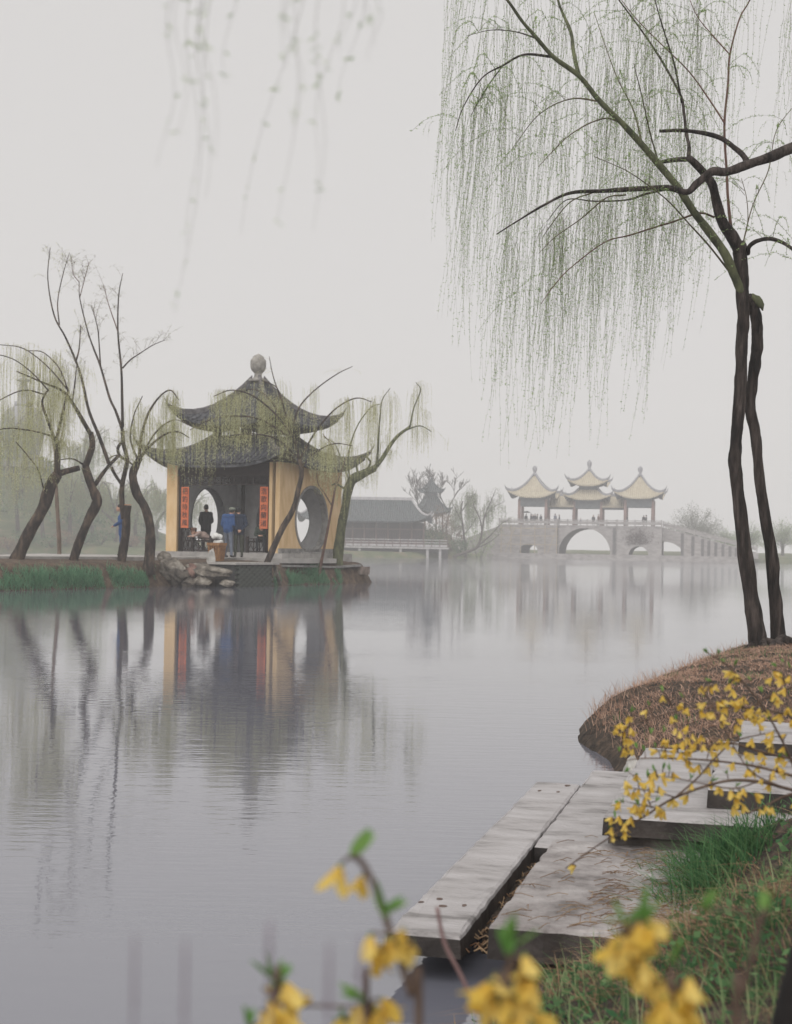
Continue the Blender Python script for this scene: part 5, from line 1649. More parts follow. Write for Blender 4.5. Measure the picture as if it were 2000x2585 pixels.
STAND = dict(pel=(0, 0, 0.93), che=(0, 0.0, 1.24), nec=(0, 0, 1.43), hed=(0, 0.02, 1.575),
             hl=(-0.085, 0, 0.9), hr=(0.085, 0, 0.9), kl=(-0.10, 0.02, 0.49), kr=(0.10, 0.02, 0.49), al=(-0.11, -0.03, 0.09), ar=(0.11, -0.03, 0.09),
             sl=(-0.175, 0, 1.37), sr=(0.175, 0, 1.37), el=(-0.23, -0.03, 1.09), er=(0.23, -0.03, 1.09), wl=(-0.23, 0.06, 0.85), wr=(0.23, 0.06, 0.85), fwd=(0, 1))
def person(label, loc, rz, top, trousers, pose=None, cap=None, hair=True, scale=1.0, voxel=0.022, group=None, coat=0.0, fingers=True):
    J = dict(STAND); J.update(pose or {})
    A = lambda k: np.array(J[k], float)
    b = MB(); bones = []
    def seg(p, q, ra, rb, m_):
        capsule(b, p, q, ra, rb); bones.append((np.array(p, float), np.array(q, float), (ra + rb) / 2, m_))
    for s_ in (-1, 1):
        o = np.array((0.065 * s_, 0, 0))
        seg(A('pel') + o, A('che') + o * 1.2, 0.115, 0.125, 1)
    seg(A('che'), A('sl'), 0.10, 0.075, 1); seg(A('che'), A('sr'), 0.10, 0.075, 1)
    seg(A('sl'), A('sr'), 0.075, 0.075, 1)
    for s_ in 'lr':
        seg(A('s' + s_), A('e' + s_), 0.062, 0.052, 1)
        seg(A('e' + s_), A('w' + s_), 0.052, 0.042, 1)
        d = unit(A('w' + s_) - A('e' + s_))
        h_ = A('w' + s_) + d * 0.03
        seg(h_, h_ + d * 0.055, 0.032, 0.030, 0)                     # palm
        if fingers:
            side = unit(np.cross(d, np.array((0, 0, 1.0)) + 0.01)); 
            for k in range(4):
                o_ = side * (k - 1.5) * 0.017
                st0 = h_ + d * 0.07 + o_
                mid = st0 + d * (0.035 if k in (1, 2) else 0.028)
                seg(st0, mid, 0.0095, 0.009, 0); seg(mid, mid + unit(d + np.array((0, 0, -0.6))) * 0.028, 0.009, 0.008, 0)
            seg(h_ + side * 0.028, h_ + side * 0.05 + d * 0.04, 0.011, 0.009, 0)   # thumb
        seg(A('h' + s_), A('k' + s_), 0.088, 0.062, 2)
        seg(A('k' + s_), A('a' + s_), 0.062, 0.046, 2)
        f2 = np.array((J['fwd'][0], J['fwd'][1], 0.0))
        seg(A('a' + s_) + np.array((0, 0, -0.03)) - f2 * 0.04, A('a' + s_) + f2 * 0.14 + np.array((0, 0, -0.045)), 0.042, 0.036, 3)
    if coat:
        for s_ in 'lr':
            seg(A('h' + s_) + np.array((0, 0, 0.06)), A('h' + s_) + (A('k' + s_) - A('h' + s_)) * coat, 0.115, 0.10, 1)
    seg(A('nec') - np.array((0, 0, 0.04)), (A('nec') + A('hed')) / 2, 0.055, 0.05, 0)
    hc = A('hed')
    fw = np.array((J['fwd'][0], J['fwd'][1], J.get('nod', 0.0))); fw = unit(fw)
    ellip(b, hc, (0.078, 0.095, 0.118)); bones.append((hc, hc, 0.1, 0))
    ellip(b, hc + fw * 0.095 + np.array((0, 0, -0.01)), (0.016, 0.024, 0.024)); bones.append((hc + fw * 0.1, hc + fw * 0.1, 0.03, 0))
    ellip(b, hc + fw * 0.06 + np.array((0, 0, -0.08)), (0.045, 0.04, 0.035))       # chin
    sdv = np.array((-fw[1], fw[0], 0))
    for s_ in (-1, 1):
        ellip(b, hc + sdv * 0.082 * s_ + np.array((0, 0, -0.01)), (0.016, 0.022, 0.032), 8, 6)
    tmp = bpy.data.objects.new('tmp', b.mesh('tmp', skin_m)); col.objects.link(tmp)
    md = tmp.modifiers.new('r', 'REMESH'); md.mode = 'VOXEL'; md.voxel_size = voxel
    sm_ = tmp.modifiers.new('s', 'SMOOTH'); sm_.iterations = 2; sm_.factor = 0.4
    dg = bpy.context.evaluated_depsgraph_get()
    me = bpy.data.meshes.new_from_object(tmp.evaluated_get(dg))
    bpy.data.objects.remove(tmp)
    me.name = 'body'
    me.materials.clear()
    for m_ in (skin_m, top, trousers, shoe_m): me.materials.append(m_)
    n = len(me.polygons)
    cen = np.zeros(n * 3, dtype=np.float32); me.polygons.foreach_get('center', cen); cen = cen.reshape(-1, 3)
    best = np.full(n, 1e9); mi = np.zeros(n, dtype=np.int32)
    for (p, q, r_, m_) in bones:
        e = q - p; t = np.clip((cen - p) @ e / (e @ e + 1e-9), 0, 1)
        d = np.linalg.norm(cen - p - t[:, None] * e, axis=1) - r_
        k = d < best
        best[k] = d[k]; mi[k] = m_
    me.polygons.foreach_set('material_index', mi)
    me.polygons.foreach_set('use_smooth', np.ones(n, dtype=bool))
    root = thing('person', label, 'person', loc, rz, group, local=True)
    root.scale = (scale, scale, scale)
    bo = link('body', me, root)
    up = np.array((0, 0, 1.0))
    hb = MB()
    if cap is not None:
        t = MB().lathe([(0.097, 0.0), (0.108, 0.02), (0.112, 0.045), (0.095, 0.075), (0.05, 0.092), (0.005, 0.096)], 16)
        hb.add([(hc[0] + v[0], hc[1] + v[1] * 1.12, hc[2] + 0.035 + v[2]) for v in t.v], t.f)
        br = []
        for i in range(9):
            a = -1.2 + 2.4 * i / 8
            dr = fw * math.cos(a) + sdv * math.sin(a)
            br.append((hc + dr * 0.10 + up * 0.045, hc + dr * (0.10 + 0.055 * math.cos(a)) + up * 0.03))
        v = [p for pr in br for p in pr]
        hb.add(v, [(2 * i, 2 * i + 1, 2 * i + 3, 2 * i + 2) for i in range(8)])
        hb.build('cap', cap, root, True)
        h2 = MB(); ellip(h2, hc - fw * 0.02 + up * 0.0, (0.084, 0.095, 0.085)); h2.build('hair', hair_m, root, True)
    else:
        ellip(hb, hc - fw * 0.018 + up * 0.03, (0.087, 0.098, 0.105)); hb.build('hair', hair_m, root, True)
    return root

blue = cloth('blue', (0.035, 0.085, 0.22)); navy = cloth('navy', (0.02, 0.03, 0.055)); greyb = cloth('grey_blue', (0.15, 0.17, 0.22)); dark = cloth('dark', (0.02, 0.022, 0.026))
olive = cloth('olive', (0.055, 0.06, 0.045)); beige = cloth('beige', (0.36, 0.27, 0.24)); capg = cloth('cap_grey', (0.20, 0.22, 0.18)); dgreen = cloth('dark_green', (0.035, 0.05, 0.04))
brown = cloth('brown', (0.14, 0.07, 0.05))
# two men with their backs half turned in front of the entrance, looking down
D1 = 46.9
p1 = P(575, 1412, D1); p2 = P(602, 1411, D1 + 0.1)
person('man in blue jacket and grey-blue trousers with flat cap, looking down before the entrance', (p1[0], p1[1], 0.887), R(-28), blue, greyb,
       dict(hed=(0.06, 0.13, 1.53), nec=(0.02, 0.06, 1.40), che=(0, 0.04, 1.22), nod=-0.5, wl=(-0.20, 0.14, 0.92), wr=(0.16, 0.16, 0.95), el=(-0.24, -0.02, 1.10), er=(0.22, 0.0, 1.10),
            kl=(-0.12, 0.10, 0.50), al=(-0.15, 0.06, 0.09), kr=(0.11, 0.02, 0.48), ar=(0.2, -0.08, 0.09)), cap=capg)
person('man in navy jacket with hands clasped behind his back beside the basket', (p2[0], p2[1], 0.887), R(12), navy, olive,
       dict(hed=(-0.03, 0.10, 1.55), nec=(0, 0.05, 1.41), che=(0, 0.03, 1.22), nod=-0.5, el=(-0.25, -0.12, 1.10), er=(0.25, -0.12, 1.10), wl=(-0.07, -0.17, 0.93), wr=(0.07, -0.18, 0.93)), cap=dark, coat=0.12)
q1 = pav_world(-1.5, -0.95)
person('dark coated man seen from behind inside the pavilion against the left round gate', (q1[0], q1[1], PZ), R(20), dark, dark, dict(el=(-0.24, 0.0, 1.10), er=(0.24, 0.0, 1.10), wl=(-0.16, 0.16, 0.98), wr=(0.16, 0.16, 0.98)), coat=0.4)
q2 = pav_world(-1.02, yf + 0.40)
person('man in pale brown shirt and cap leaning over the low railing, arms on the rail', (q2[0], q2[1], PZ), -ALPHA, beige, dark,
       dict(pel=(0.18, 0.0, 0.45), che=(0.02, -0.10, 0.60), nec=(-0.12, -0.20, 0.68), hed=(-0.20, -0.27, 0.72), sl=(-0.10, -0.03, 0.66), sr=(0.02, -0.26, 0.66), fwd=(-0.5, -0.85), nod=-0.3,
            el=(-0.24, -0.24, 0.55), wl=(-0.16, -0.36, 0.54), er=(-0.10, -0.36, 0.55), wr=(-0.20, -0.42, 0.54), hl=(0.14, 0.06, 0.43), hr=(0.24, -0.02, 0.43), kl=(0.28, 0.42, 0.44), kr=(0.45, 0.36, 0.44), al=(0.28, 0.42, 0.09), ar=(0.45, 0.36, 0.09)), cap=brown)
q3 = pav_world(1.42, yf + 0.40)
person('dark clothed person sitting hunched on the bench behind the right railing', (q3[0], q3[1], PZ), -ALPHA + R(200), dgreen, dark,
       dict(pel=(0, 0, 0.46), che=(0, 0.12, 0.72), nec=(0, 0.2, 0.86), hed=(0, 0.27, 0.97), sl=(-0.17, 0.14, 0.84), sr=(0.17, 0.14, 0.84), el=(-0.22, 0.22, 0.62), er=(0.22, 0.22, 0.62), wl=(-0.08, 0.36, 0.60), wr=(0.08, 0.36, 0.60),
            hl=(-0.09, 0.02, 0.44), hr=(0.09, 0.02, 0.44), kl=(-0.12, 0.40, 0.46), kr=(0.12, 0.40, 0.46), al=(-0.12, 0.38, 0.09), ar=(0.12, 0.38, 0.09), nod=-0.4))
q4 = P(308, 1405, 45.6)
person('person in a bright blue coat half hidden behind the sawn-off willow stump', (q4[0], q4[1], 0.887), R(95), blue, blue, dict(hed=(0.0, 0.10, 1.54), che=(0, 0.03, 1.22), el=(-0.22, 0.04, 1.10), er=(0.22, 0.04, 1.10), wl=(-0.12, 0.24, 0.98), wr=(0.12, 0.24, 0.98)), coat=0.5)

# slatted basket with a white bundle on the bank before the entrance
bq = P(547, 1421, 46.1)
bas = thing('slatted_basket', 'brown slatted tapering basket bin standing in front of the two men', 'basket', (bq[0], bq[1], 0.765), R(-20), local=True)
bk_m = mat('basket_wood', (0.20, 0.09, 0.035), (0.36, 0.19, 0.08), 0.7, 12, 0.003, 40)
for s_ in range(4):
    for i in range(5):
        t = -0.8 + 1.6 * i / 4
        a = (t * 0.165, -0.165); c_ = (t * 0.215, -0.215)
        for _ in range(s_): a = (-a[1], a[0]); c_ = (-c_[1], c_[0])
        MB().beam((a[0], a[1], 0.02), (c_[0], c_[1], 0.52), 0.052, 0.045).build('slat', bk_m, bas)
MB().box((-0.15, -0.15, 0.0), (0.15, 0.15, 0.03)).build('bottom', bk_m, bas)
MB().box((-0.14, -0.14, 0.03), (0.14, 0.14, 0.45)).build('liner', wood_d, bas)
for s_ in range(4):
    a, c_ = (-0.24, -0.235), (0.24, -0.235)
    for _ in range(s_): a = (-a[1], a[0]); c_ = (-c_[1], c_[0])
    MB().beam((a[0], a[1], 0.56), (c_[0], c_[1], 0.56), 0.03, 0.09).build('rim_board', bk_m, bas)
MB().box((-0.22, -0.22, 0.52), (0.22, 0.22, 0.545)).build('tray', bk_m, bas)
bun = thing('cloth_bundle', 'rumpled white cloth bundle with a dark strap lying on the basket', 'bundle', (bq[0], bq[1], 0.765 + 0.546), R(-20), local=True)
wh = mat('white_cloth', (0.62, 0.62, 0.60), (0.78, 0.78, 0.76), 0.9, 6, 0.01, 20)
def blob(parent, name, c, r, seed, m_):
    bm = bmesh.new(); bmesh.ops.create_icosphere(bm, subdivisions=3, radius=1)
    for v in bm.verts:
        p = np.array(v.co)
        k = 1 + 0.22 * float(vnoise(np.array([p[0] * 2.1 + seed + p[2]]), np.array([p[1] * 2.1 - p[2] * 1.4]), seed)[0])
        v.co = (c[0] + p[0] * r[0] * k, c[1] + p[1] * r[1] * k, max(0.0, c[2] + p[2] * r[2] * k))
    me = bpy.data.meshes.new(name); bm.to_mesh(me); bm.free(); me.materials.append(m_)
    for p in me.polygons: p.use_smooth = True
    return link(name, me, parent)
blob(bun, 'lower_fold', (0.06, 0.0, 0.09), (0.17, 0.15, 0.10), 3, wh)
blob(bun, 'upper_fold', (0.0, 0.0, 0.25), (0.17, 0.14, 0.12), 5, wh)
blob(bun, 'strap', (0.03, -0.02, 0.165), (0.165, 0.145, 0.022), 7, wood_d)

# ================================================================== FAR SHORE
rot_a = R(-12)
BD = 212.0
BU = 0.0226                          # metres for one unit of the bridge drawing
bo = P(1250 + 590 / 2.6, 1413, BD)
bridge = thing('stone_bridge', 'grey stone arch bridge carrying yellow roofed pavilions in the haze', 'bridge', (bo[0], bo[1], 0), rot_a, local=True)
BX = lambda zx: (zx - 590) * BU
BZ = lambda zy: (735 - zy) * BU
br_m = mat('bridge_stone', (0.24, 0.225, 0.22), (0.38, 0.36, 0.35), 0.9, 1.3, 0.02, 8, c3=(0.32, 0.30, 0.295), stretch=(1, 1, 2.5))  # stone made paler; part of the distance haze is put into the colour
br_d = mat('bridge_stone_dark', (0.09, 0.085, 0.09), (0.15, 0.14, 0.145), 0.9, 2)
def arch_wall(name, x0, x1, z0, ztop, cx_, rx, rz_, zs, y0, y1, mats=None, nn=48):
    """wall with an arched opening through it; ztop may slope (pair)"""
    zt = (lambda x: ztop[0] + (ztop[1] - ztop[0]) * (x - x0) / (x1 - x0)) if isinstance(ztop, tuple) else (lambda x: ztop)
    xs = sorted(set([x0, x1] + [min(max(cx_ + rx * math.cos(math.pi * i / nn), x0), x1) for i in range(nn + 1)]))
    def zb(x):
        k = 1 - ((x - cx_) / rx) ** 2
        return zs + rz_ * math.sqrt(k) if k > 1e-9 else z0
    b = MB()
    for i in range(len(xs) - 1):
        a, c_ = xs[i], xs[i + 1]
        if c_ - a < 1e-6: continue
        mid = (a + c_) / 2
        inside = abs(mid - cx_) < rx
        za, zc = (zb(a) if abs(a - cx_) < rx else zs, zb(c_) if abs(c_ - cx_) < rx else zs) if inside else (z0, z0)
        for (y, fl_) in ((y0, False), (y1, True)):
            q = [(a, y, za), (c_, y, zc), (c_, y, zt(c_)), (a, y, zt(a))]
            b.add(q if not fl_ else q[::-1], [(0, 1, 2, 3)], 0)
        b.add([(a, y0, zt(a)), (c_, y0, zt(c_)), (c_, y1, zt(c_)), (a, y1, zt(a))], [(0, 1, 2, 3)], 0)
        if inside:
            b.add([(a, y0, za), (a, y1, za), (c_, y1, zc), (c_, y0, zc)], [(0, 1, 2, 3)], 1)  # inside of the arch: its shade is put in by the darker stone
    for x in (x0, x1):
        b.add([(x, y0, z0), (x, y1, z0), (x, y1, zt(x)), (x, y0, zt(x))], [(0, 1, 2, 3)], 0)
    return b.build(name, mats or [br_m, br_d], bridge)
def arch_ring(cx_, rx, rz_, zs, y, t0=0.0, t1=math.pi, w_=0.28):
    n = 15
    for i in range(n):
        b = MB()
        a0 = t0 + (t1 - t0) * i / n + 0.004; a1 = t0 + (t1 - t0) * (i + 1) / n - 0.004
        v = []
        for yy in (y - 0.06, y + 0.2):
            for a in (a0, a1):
                v.append((cx_ + rx * math.cos(a), yy, zs + rz_ * math.sin(a))); v.append((cx_ + (rx + w_) * math.cos(a), yy, zs + (rz_ + w_) * math.sin(a)))
        b.add(v, [(0, 1, 3, 2), (4, 6, 7, 5), (0, 4, 5, 1), (2, 3, 7, 6), (0, 2, 6, 4), (1, 5, 7, 3)])
        b.build('voussoir', br_m, bridge)
DK = 5.0
MB().box((BX(-90), -1.3, -0.8), (BX(1640), 13.5, 0.82)).build('plinth', br_m, bridge)
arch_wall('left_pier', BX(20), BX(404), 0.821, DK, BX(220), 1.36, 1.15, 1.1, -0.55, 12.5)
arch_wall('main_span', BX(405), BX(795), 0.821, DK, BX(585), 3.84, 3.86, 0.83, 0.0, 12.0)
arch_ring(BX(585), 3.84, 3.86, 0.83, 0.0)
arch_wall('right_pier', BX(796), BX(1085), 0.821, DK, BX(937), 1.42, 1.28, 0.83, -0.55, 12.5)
arch_wall('right_quarter_span', BX(1086), BX(1240), 0.821, (DK, 4.12), BX(1086), 3.1, 2.1, 0.83, 2.2, 10.0)
arch_ring(BX(1086), 3.1, 2.1, 0.83, 2.2, 0.0, math.pi / 2, 0.22)
MB().add([(BX(1241), 2.2, 0.6), (BX(1700), 2.2, 0.6), (BX(1700), 2.2, 1.45), (BX(1241), 2.2, 4.1), (BX(1241), 10, 0.6), (BX(1700), 10, 0.6), (BX(1700), 10, 1.45), (BX(1241), 10, 4.1)],
         [(0, 1, 2, 3), (7, 6, 5, 4), (3, 2, 6, 7), (0, 3, 7, 4), (1, 5, 6, 2)]).build('right_stair', br_m, bridge)
MB().add([(BX(19), 2.2, 0.6), (BX(-300), 2.2, 0.6), (BX(-300), 2.2, 2.2), (BX(19), 2.2, DK), (BX(19), 10, 0.6), (BX(-300), 10, 0.6), (BX(-300), 10, 2.2), (BX(19), 10, DK)],
         [(3, 2, 1, 0), (4, 5, 6, 7), (7, 6, 2, 3), (1, 2, 6, 5)]).build('left_stair', br_m, bridge)
for (zx, zw) in ((402, 20), (778, 18)):
    MB().box((BX(zx - zw / 2), -0.2 if zx < 500 else -0.2, 0.82), (BX(zx + zw / 2), 0.5, 4.75)).build('pilaster', br_d, bridge)
for zx in (1215, 1283, 1345, 1385, 1430, 1475, 1520, 1560):
    zt_ = 4.1 - (zx - 1241) / (1700 - 1241) * 2.65
    MB().box((BX(zx - 9), 2.06, 0.82), (BX(zx + 9), 2.199, zt_ - 0.12)).build('pilaster', br_d, bridge)
for (x0, x1, y) in ((20, 404, -0.62), (405, 795, -0.08), (796, 1085, -0.62)):
    MB().box((BX(x0), y, DK - 0.12), (BX(x1), y + 0.5, DK + 0.1)).build('cornice', br_m, bridge)
def balustrade(xa, za, xb, zb_, y, n):
    for i in range(n + 1):
        t = i / n
        x = xa + (xb - xa) * t; z = za + (zb_ - za) * t
        MB().box((x - 0.09, y - 0.09, z), (x + 0.09, y + 0.09, z + 0.92), taper=0.0).build('baluster_post', br_m, bridge)
        if i < n:
            x2 = xa + (xb - xa) * (i + 1) / n; z2 = za + (zb_ - za) * (i + 1) / n
            b = MB()
            b.beam((x + 0.1, y, z + 0.40), (x2 - 0.1, y, z2 + 0.40), 0.10, 0.44)
            b.build('balustrade_panel', br_m, bridge)
            MB().beam((x + 0.1, y, z + 0.76), (x2 - 0.1, y, z2 + 0.76), 0.13, 0.11).build('hand_rail', br_m, bridge)
balustrade(BX(22), DK + 0.1, BX(402), DK + 0.1, -0.4, 6)
balustrade(BX(408), DK + 0.1, BX(792), DK + 0.1, 0.15, 6)
balustrade(BX(798), DK + 0.1, BX(1083), DK + 0.1, -0.4, 5)
balustrade(BX(1092), DK, BX(1690), 1.6, 2.4, 9)
# pavilions on the bridge
tile_y = mat('yellow_glazed_tile', (0.46, 0.40, 0.30), (0.58, 0.52, 0.40), 0.6, 2.0, c3=(0.52, 0.46, 0.34))  # yellow paled so the roofs carry some haze in their colour
def tile_lines(m_):
    """fine ribs down the far roofs"""
    n = m_.node_tree
    tc = n.nodes.new('ShaderNodeTexCoord')
    wv = n.nodes.new('ShaderNodeTexWave'); wv.inputs['Scale'].default_value = 1.05; wv.bands_direction = 'X'
    n.links.new(tc.outputs['Object'], wv.inputs['Vector'])
    bp = n.nodes.new('ShaderNodeBump'); bp.inputs['Distance'].default_value = 0.12
    n.links.new(wv.outputs['Fac'], bp.inputs['Height'])
    n.links.new(bp.outputs[0], n.nodes['Principled BSDF'].inputs['Normal'])
tile_lines(tile_y)
ridge_b = mat('grey_glazed_ridge', (0.24, 0.24, 0.26), (0.33, 0.33, 0.35), 0.7, 3)  # ridges lightened too, haze mixed into the grey
lint_m = mat('painted_lintel', (0.10, 0.12, 0.14), (0.17, 0.19, 0.20), 0.7, 3)  # lintel colour lightened to stand in for distance haze
redc = mat('red_column', (0.24, 0.15, 0.135), (0.30, 0.19, 0.17), 0.7, 4)  # red dulled and paled, haze put into the colour
def bpav(cx_, cy_, hw, eave, zapex, zfin, cols=True, double=False, ho=3.35):
    for (sx, sy) in ((-1, -1), (1, -1), (1, 1), (-1, 1)):
        MB().cyl((cx_ + sx * hw, cy_ + sy * hw, DK), 0.24, 0.22, eave - DK - 0.3, 12).build('column', redc, bridge, True)
    for (sx, sy) in ((0, -1), (0, 1), (-1, 0), (1, 0)):
        b = MB()
        if sx == 0: b.box((cx_ - hw, cy_ + sy * hw - 0.11, eave - 1.35), (cx_ + hw, cy_ + sy * hw + 0.11, eave - 0.02))
        else: b.box((cx_ + sx * hw - 0.11, cy_ - hw + 0.12, eave - 1.34), (cx_ + sx * hw + 0.11, cy_ + hw - 0.12, eave - 0.03))
        b.build('lintel', lint_m, bridge)
    if not double:
        S = roof_fn(0.15, ho, zapex, eave, eave + 0.95, 1.55, 3.0, 0.3)
        roof(bridge, 'roof', S, 0.15, ho, tile_y, ridge_b, lint_m, rows=False, thick=0.2, ridge=0.17, horn=0.9, nt_=14, nr_=7, c=(cx_, cy_))
    else:
        S = roof_fn(1.45, ho, 10.6, eave, eave + 0.75, 1.5, 3.0, 0.3)
        roof(bridge, 'lower_roof', S, 1.45, ho, tile_y, ridge_b, lint_m, rows=False, thick=0.2, ridge=0.16, horn=0.8, nt_=14, nr_=6, c=(cx_, cy_))
        MB().box((cx_ - 1.4, cy_ - 1.4, 10.2), (cx_ + 1.4, cy_ + 1.4, 11.6)).build('upper_storey', lint_m, bridge)
        S = roof_fn(0.15, 2.75, zapex, 11.25, 12.1, 1.6, 3.0, 0.3)
        roof(bridge, 'upper_roof', S, 0.15, 2.75, tile_y, ridge_b, lint_m, rows=False, thick=0.2, ridge=0.16, horn=0.9, nt_=14, nr_=7, c=(cx_, cy_))
    h = zfin - zapex
    MB().lathe([(0.4, zapex - 0.15), (0.3, zapex + 0.1 * h), (0.2, zapex + 0.25 * h), (0.34, zapex + 0.5 * h), (0.36, zapex + 0.75 * h), (0.2, zapex + 0.92 * h), (0.03, zapex + h)], 14, c=(cx_, cy_, 0)).build('finial', ridge_b, bridge, True)
bpav(BX(238), 2.3, 2.0, 9.25, 12.7, 14.1)
bpav(BX(935), 2.3, 2.0, 9.25, 12.7, 14.1)
bpav(BX(590), 5.6, 2.05, 9.1, 13.6, 15.2, double=True, ho=3.3)
for (xa, xb) in ((330, 500), (685, 845)):
    b = MB()
    x0, x1, yc = BX(xa), BX(xb), 5.6
    prof = [(-2.6, 8.05), (-1.7, 8.35), (-0.8, 9.0), (0, 9.75), (0.8, 9.0), (1.7, 8.35), (2.6, 8.05)]
    v = [(x0, yc + p, z) for p, z in prof] + [(x1, yc + p, z) for p, z in prof] + [(x0, yc + p, z - 0.2) for p, z in prof] + [(x1, yc + p, z - 0.2) for p, z in prof]
    b.add(v, [(i, i + 1, 8 + i, 7 + i) for i in range(6)] + [(14 + i, 21 + i, 22 + i, 15 + i) for i in range(6)] + [(0, 7, 21, 14), (6, 20, 27, 13)])
    b.build('gallery_roof', tile_y, bridge)
    MB().beam((x0, yc, 9.85), (x1, yc, 9.85), 0.3, 0.4).build('gallery_ridge', ridge_b, bridge)
    MB().box((x0, yc - 2.0, 7.55), (x1, yc - 1.85, 8.15)).build('gallery_lintel', lint_m, bridge)
# creeper on the right pier
n = 900
cxy = rng.normal(0, 1, (n, 2)) * np.array((1.0, 0.85))
pos = np.stack([BX(930) + cxy[:, 0], np.full(n, -0.6) - rng.uniform(0, 0.12, n), 3.2 + cxy[:, 1]], axis=1)
pos = pos[(pos[:, 2] > 2.4) & (pos[:, 2] < 4.9)]
v, q = leaves_arr(pos, unit(rng.normal(size=(len(pos), 3)) + np.array((0, -0.3, -0.4))), rng.uniform(0.15, 0.35, len(pos)), rng.uniform(0.08, 0.16, len(pos)))
np_mesh('creeper', v, q, leafmat('creeper_leaf', (0.12, 0.09, 0.09), (0.2, 0.15, 0.15), 0.2), bridge)

def br_world(x, y, z=0.0):
    c, s = math.cos(rot_a), math.sin(rot_a)
    return (bo[0] + c * x - s * y, bo[1] + s * x + c * y, z)
# scaffolding on the left pier
sc_o = br_world(BX(200), -1.1)
scf = thing('scaffolding', 'thin pole scaffolding standing against the left pier of the bridge', 'scaffolding', (sc_o[0], sc_o[1], 0.82), rot_a, local=True)
pole_m = mat('bamboo_pole', (0.34, 0.28, 0.20), (0.44, 0.37, 0.27), 0.8, 5)
for zx in (40, 105, 170, 262, 330, 408):
    x = BX(zx) - BX(200)
    MB().cyl((x, 0, 0.0), 0.06, 0.05, 4.2, 8).build('pole', pole_m, scf)
for z in (1.3, 2.6, 3.7):
    MB().beam((BX(30) - BX(200), -0.12, z), (BX(420) - BX(200), -0.12, z), 0.09, 0.09).build('ledger', pole_m, scf)
for zx in (70, 350):
    MB().beam((BX(zx) - BX(200), -0.24, 0.05), (BX(zx + 60) - BX(200), -0.24, 3.9), 0.08, 0.08).build('brace', pole_m, scf)

# walkers on the bridge
g_b = 'distant walkers on the bridge deck'
wk = [(188, 1.2, 'walker under an open umbrella beside the left bridge column', dark), (222, 1.3, 'first of a knot of four dark walkers in the left bridge pavilion', dark), (235, 1.1, 'second of the four dark walkers in the left bridge pavilion', navy),
      (248, 1.25, 'third of the four dark walkers in the left bridge pavilion', dark), (264, 1.2, 'last of the four dark walkers, nearest the pale gap', dgreen), (288, 1.1, 'single walker next to the right column of the left bridge pavilion', navy),
      (384, 1.0, 'left one of two walkers at the dark pilaster of the bridge', greyb), (411, 1.0, 'right one of two walkers at the dark pilaster of the bridge', navy), (636, 1.2, 'lone dark walker under the tall middle pavilion', dark),
      (668, 1.4, 'walker standing against the right column of the middle pavilion', brown), (854, 1.0, 'walker at the left column of the right bridge pavilion', navy), (964, 1.1, 'left one of a pair in the right bridge pavilion', dark),
      (981, 1.0, 'right one of a pair in the right bridge pavilion', dark), (552, 1.0, 'child-sized figure at the parapet above the main arch', greyb)]
proto = None
for i, (zx, y, lb, c_) in enumerate(wk):
    p_ = br_world(BX(zx), y + 0.4)
    sc_ = (1.02 + 0.05 * math.sin(i * 2.3)) * (0.72 if zx == 552 else 1.0)
    pr = person(lb, (p_[0], p_[1], DK), rot_a + R((i * 67) % 360), c_, dark, None, None, True, sc_, 0.05, g_b, coat=0.25, fingers=False)
u_o = br_world(BX(192), 1.55)
um = thing('umbrella', 'dark open umbrella held over a walker at the left end of the bridge', 'umbrella', (u_o[0], u_o[1], DK + 1.0), 0, local=True)
MB().lathe([(0.62, 0.92), (0.5, 1.02), (0.3, 1.11), (0.05, 1.16)], 8).build('canopy', dark, um)
MB().cyl((0, 0, 0), 0.015, 0.015, 1.12, 6).build('shaft', wood_d, um)

